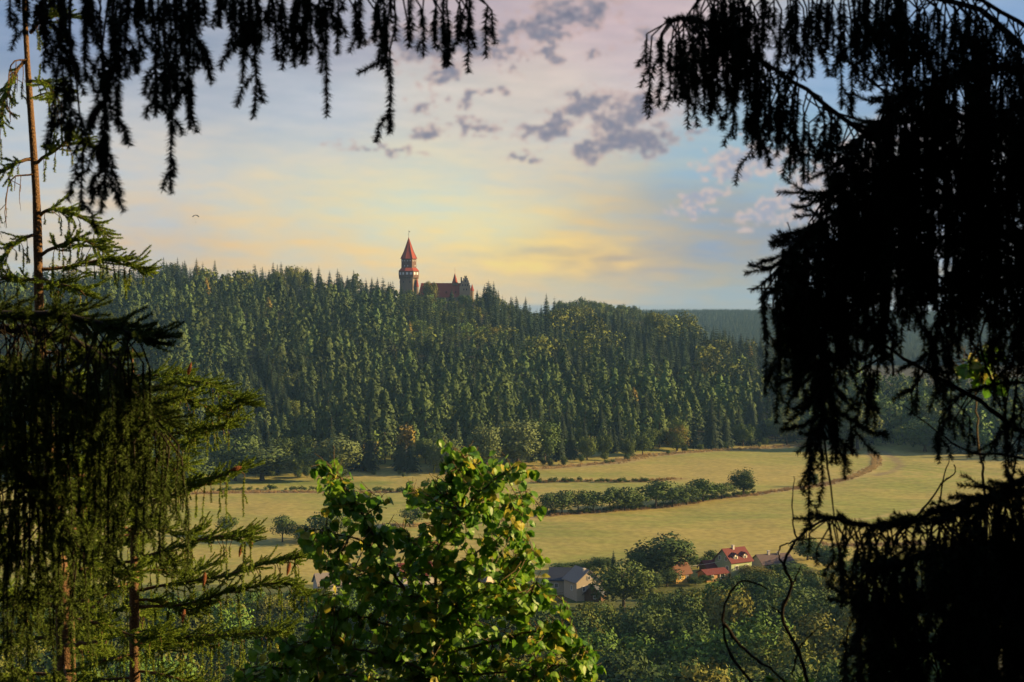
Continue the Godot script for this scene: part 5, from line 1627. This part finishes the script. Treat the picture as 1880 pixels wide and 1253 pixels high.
	for l in lines:
		var w := MB.new()
		var pts := spline(px_path(l[0], depth, depth), 5)
		var rad := PackedFloat32Array()
		for i in pts.size():
			pts[i] += rv() * 0.0025 - base
			rad.append(lerpf(l[1], l[1] * 0.45, float(i) / (pts.size() - 1)) * (1.35 if i % 7 == 3 else 1.0))
		w.tube(pts, rad, 6)
		if l[0][0][1] > 1260:
			w.tube(PackedVector3Array([pts[0], pts[0].lerp(Vector3.ZERO, 0.5) + rv() * 0.05, Vector3(rng.randf_range(-0.15, 0.15), -0.1, 0)]), PackedFloat32Array([l[1], l[1] * 1.2, l[1] * 1.4]), 6)
		part("stem", w.mesh(), mats["bark_near"], t)
	for i in 26:
		var o := part("leaf", shapes["aspen_leaf%d" % (i % 4)], mats["aspen_leaf%d" % (3 if i % 3 == 0 else 1)], t, P(rng.randf_range(1395, 1490), rng.randf_range(1240, 1258), depth) - base)
		o.scale = Vector3.ONE * 0.02
		o.rotation = Vector3(rng.randf_range(-1.2, 0.2), rng.randf() * TAU, rng.randf_range(-0.6, 0.6))

func sheltering_trees() -> void:
	# the wood round the viewpoint, which keeps sun and sky off the nearest branches
	var big := conifer(54, 12, 5, 0.2, 900)
	var stem: Mesh = shapes["stem1"]
	var spots := [[6.4, 1.2, 21], [8.8, -3.6, 23], [6.8, 5.4, 22], [10.5, 2.6, 24], [3.4, 7.2, 22], [-0.4, 6.6, 21], [-4.2, 6.0, 23], [-7.4, 2.6, 22], [-8.0, -1.6, 21], [1.6, 11.0, 24], [-3.0, 11.5, 24], [7.0, 10.5, 24], [-8.0, 9.0, 23], [12.5, 7.0, 24]]
	var words := ["beside the right spruce", "outermost to the right", "behind on the right", "far right", "behind the viewpoint, right", "straight behind the viewpoint", "behind on the left", "left beside the viewpoint", "left of the near spruce", "deep in the wood behind", "deep behind on the left", "deep behind on the right", "far left behind", "far right behind"]
	for i in spots.size():
		var k: Array = spots[i]
		place_tree("spruce_tree", big, stem, green_of(SPRUCE, i % 3), on_ground(k[0], -k[1]) - Vector3(0, 0.3, 0), k[2], 1.0, i * 1.7, "tall spruce of the sheltering wood, " + words[i], "tall spruces around the viewpoint")

func materials() -> void:
	var m := plain("forest_copies", Color(1, 1, 1), 0.75, null, 1.0, 0.12, 0.25)
	plain("bark", Color(0.09, 0.07, 0.055), 0.9, noise_tex(0.03, 0.6, 1.0), 0.6)
	plain("bark_pale", Color(0.5, 0.48, 0.44), 0.8, noise_tex(0.03, 0.5, 1.0), 0.8)
	var rough := noise_tex(0.035, 0.35, 1.0, 512, 9, 5)
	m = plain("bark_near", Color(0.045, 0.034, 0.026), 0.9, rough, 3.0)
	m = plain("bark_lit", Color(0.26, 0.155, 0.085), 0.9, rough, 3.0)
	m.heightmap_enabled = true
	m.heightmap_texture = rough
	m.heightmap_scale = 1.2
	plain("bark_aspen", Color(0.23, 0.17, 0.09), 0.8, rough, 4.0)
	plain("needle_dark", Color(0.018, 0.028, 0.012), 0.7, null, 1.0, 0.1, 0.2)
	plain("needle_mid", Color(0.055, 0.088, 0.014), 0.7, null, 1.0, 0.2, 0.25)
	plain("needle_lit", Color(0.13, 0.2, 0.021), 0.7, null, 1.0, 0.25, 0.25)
	plain("cone", Color(0.17, 0.062, 0.024), 0.75)
	for i in 4: plain("aspen_leaf%d" % i, [Color(0.075, 0.2, 0.018), Color(0.11, 0.25, 0.02), Color(0.16, 0.29, 0.024), Color(0.36, 0.34, 0.04)][i], 0.45, null, 1.0, 0.9, 0.4)
	var stone := noise_tex(0.05, 0.6, 1.0, 512, 14)
	plain("castle_stone", Color(0.30, 0.24, 0.19), 0.9, stone, 0.08)
	plain("castle_light_stone", Color(0.46, 0.36, 0.25), 0.9, stone, 0.08)
	plain("castle_trim", Color(0.24, 0.20, 0.17), 0.9, stone, 0.1)
	plain("castle_timber", Color(0.21, 0.135, 0.115), 0.9, stone, 0.1)
	plain("castle_tile", Color(0.36, 0.075, 0.055), 0.8, stone, 0.15)
	plain("castle_tile_dark", Color(0.22, 0.06, 0.05), 0.8, stone, 0.15)
	plain("pale_glass", Color(0.62, 0.64, 0.68), 0.3)
	plain("dark_glass", Color(0.03, 0.035, 0.045), 0.12, null, 1.0, 0.0, 0.5)
	plain("iron", Color(0.03, 0.03, 0.035), 0.6)
	plain("green_plaster", Color(0.46, 0.56, 0.33), 0.9, stone, 0.25)
	plain("beige_plaster", Color(0.55, 0.48, 0.38), 0.9, stone, 0.25)
	plain("yellow_plaster", Color(0.68, 0.44, 0.14), 0.9, stone, 0.25)
	plain("orange_plaster", Color(0.62, 0.36, 0.18), 0.9, stone, 0.25)
	plain("grey_plaster", Color(0.42, 0.39, 0.37), 0.9, stone, 0.25)
	plain("cream", Color(0.66, 0.60, 0.46), 0.85)
	plain("plaster", Color(0.66, 0.63, 0.58), 0.9, stone, 0.25)
	plain("white_paint", Color(0.72, 0.71, 0.68), 0.6)
	plain("timber", Color(0.15, 0.09, 0.055), 0.85, stone, 0.4)
	plain("red_tile", Color(0.19, 0.052, 0.052), 0.8, stone, 0.3)
	plain("brown_tile", Color(0.20, 0.10, 0.07), 0.8, stone, 0.3)
	plain("grey_tile", Color(0.30, 0.27, 0.25), 0.85, stone, 0.3)
	plain("dusk_tile", Color(0.16, 0.12, 0.12), 0.85, stone, 0.3)
	plain("slate", Color(0.075, 0.085, 0.115), 0.6, stone, 0.3)
	plain("cable", Color(0.6, 0.56, 0.48), 0.6)

# ---------------------------------------------------------------- everything
func _ready() -> void:
	noise.noise_type = FastNoiseLite.TYPE_SIMPLEX_SMOOTH
	noise.frequency = 0.02
	noise.fractal_octaves = 4
	noise.seed = 3
	noise2.noise_type = FastNoiseLite.TYPE_SIMPLEX_SMOOTH
	noise2.frequency = 0.012
	noise2.fractal_octaves = 4
	noise2.seed = 8
	# camera, sky, sun, air
	var cam := Camera3D.new()
	cam.name = "camera"
	cam.fov = rad_to_deg(2.0 * atan(626.5 / F))
	cam.near = 0.05
	cam.far = 14000.0
	cam.basis = cam_basis
	add_child(cam)
	cam.current = true
	var lens := CameraAttributesPhysical.new()
	lens.frustum_focal_length = 24.0 / (2.0 * tan(deg_to_rad(cam.fov) / 2.0))
	lens.frustum_focus_distance = 600.0
	lens.exposure_aperture = 10.0
	lens.frustum_near = 0.05
	lens.frustum_far = 14000.0
	cam.attributes = lens
	var env := Environment.new()
	var sky := Sky.new()
	var pano := PanoramaSkyMaterial.new()
	pano.panorama = make_sky()
	sky.sky_material = pano
	env.background_mode = Environment.BG_SKY
	env.sky = sky
	env.tonemap_mode = Environment.TONE_MAPPER_LINEAR
	env.tonemap_exposure = 2.85
	env.background_energy_multiplier = 0.351
	env.fog_enabled = true
	env.fog_density = 0.000055
	env.fog_light_color = Color(0.55, 0.76, 1.0)
	env.sdfgi_enabled = true
	env.ssao_enabled = true
	env.ssil_enabled = true
	var we := WorldEnvironment.new()
	we.name = "air"
	we.environment = env
	add_child(we)
	var sun := DirectionalLight3D.new()
	sun.name = "sun"
	var az := deg_to_rad(85.0)
	var el := deg_to_rad(17.0)
	var to_sun := Vector3(cos(el) * sin(az), sin(el), -cos(el) * cos(az))
	sun.basis = Basis.looking_at(-to_sun, Vector3.UP)
	sun.light_energy = 1.6
	sun.light_color = Color(1.0, 0.84, 0.57)
	sun.light_angular_distance = 0.6
	sun.shadow_enabled = true
	add_child(sun)
	print("sky ", Time.get_ticks_msec())
	# setting, then things
	materials()
	build_ground()
	print("ground ", Time.get_ticks_msec())
	shape_lib()
	hill_forest()
	far_forest()
	print("forest ", Time.get_ticks_msec())
	strip_plants()
	castle()
	village()
	field_trees()
	valley_wood()
	print("valley ", Time.get_ticks_msec())
	dark_spruces()
	lit_spruces()
	print("spruces ", Time.get_ticks_msec())
	aspens()
	sheltering_trees()
	paraglider()
	print("done ", Time.get_ticks_msec())
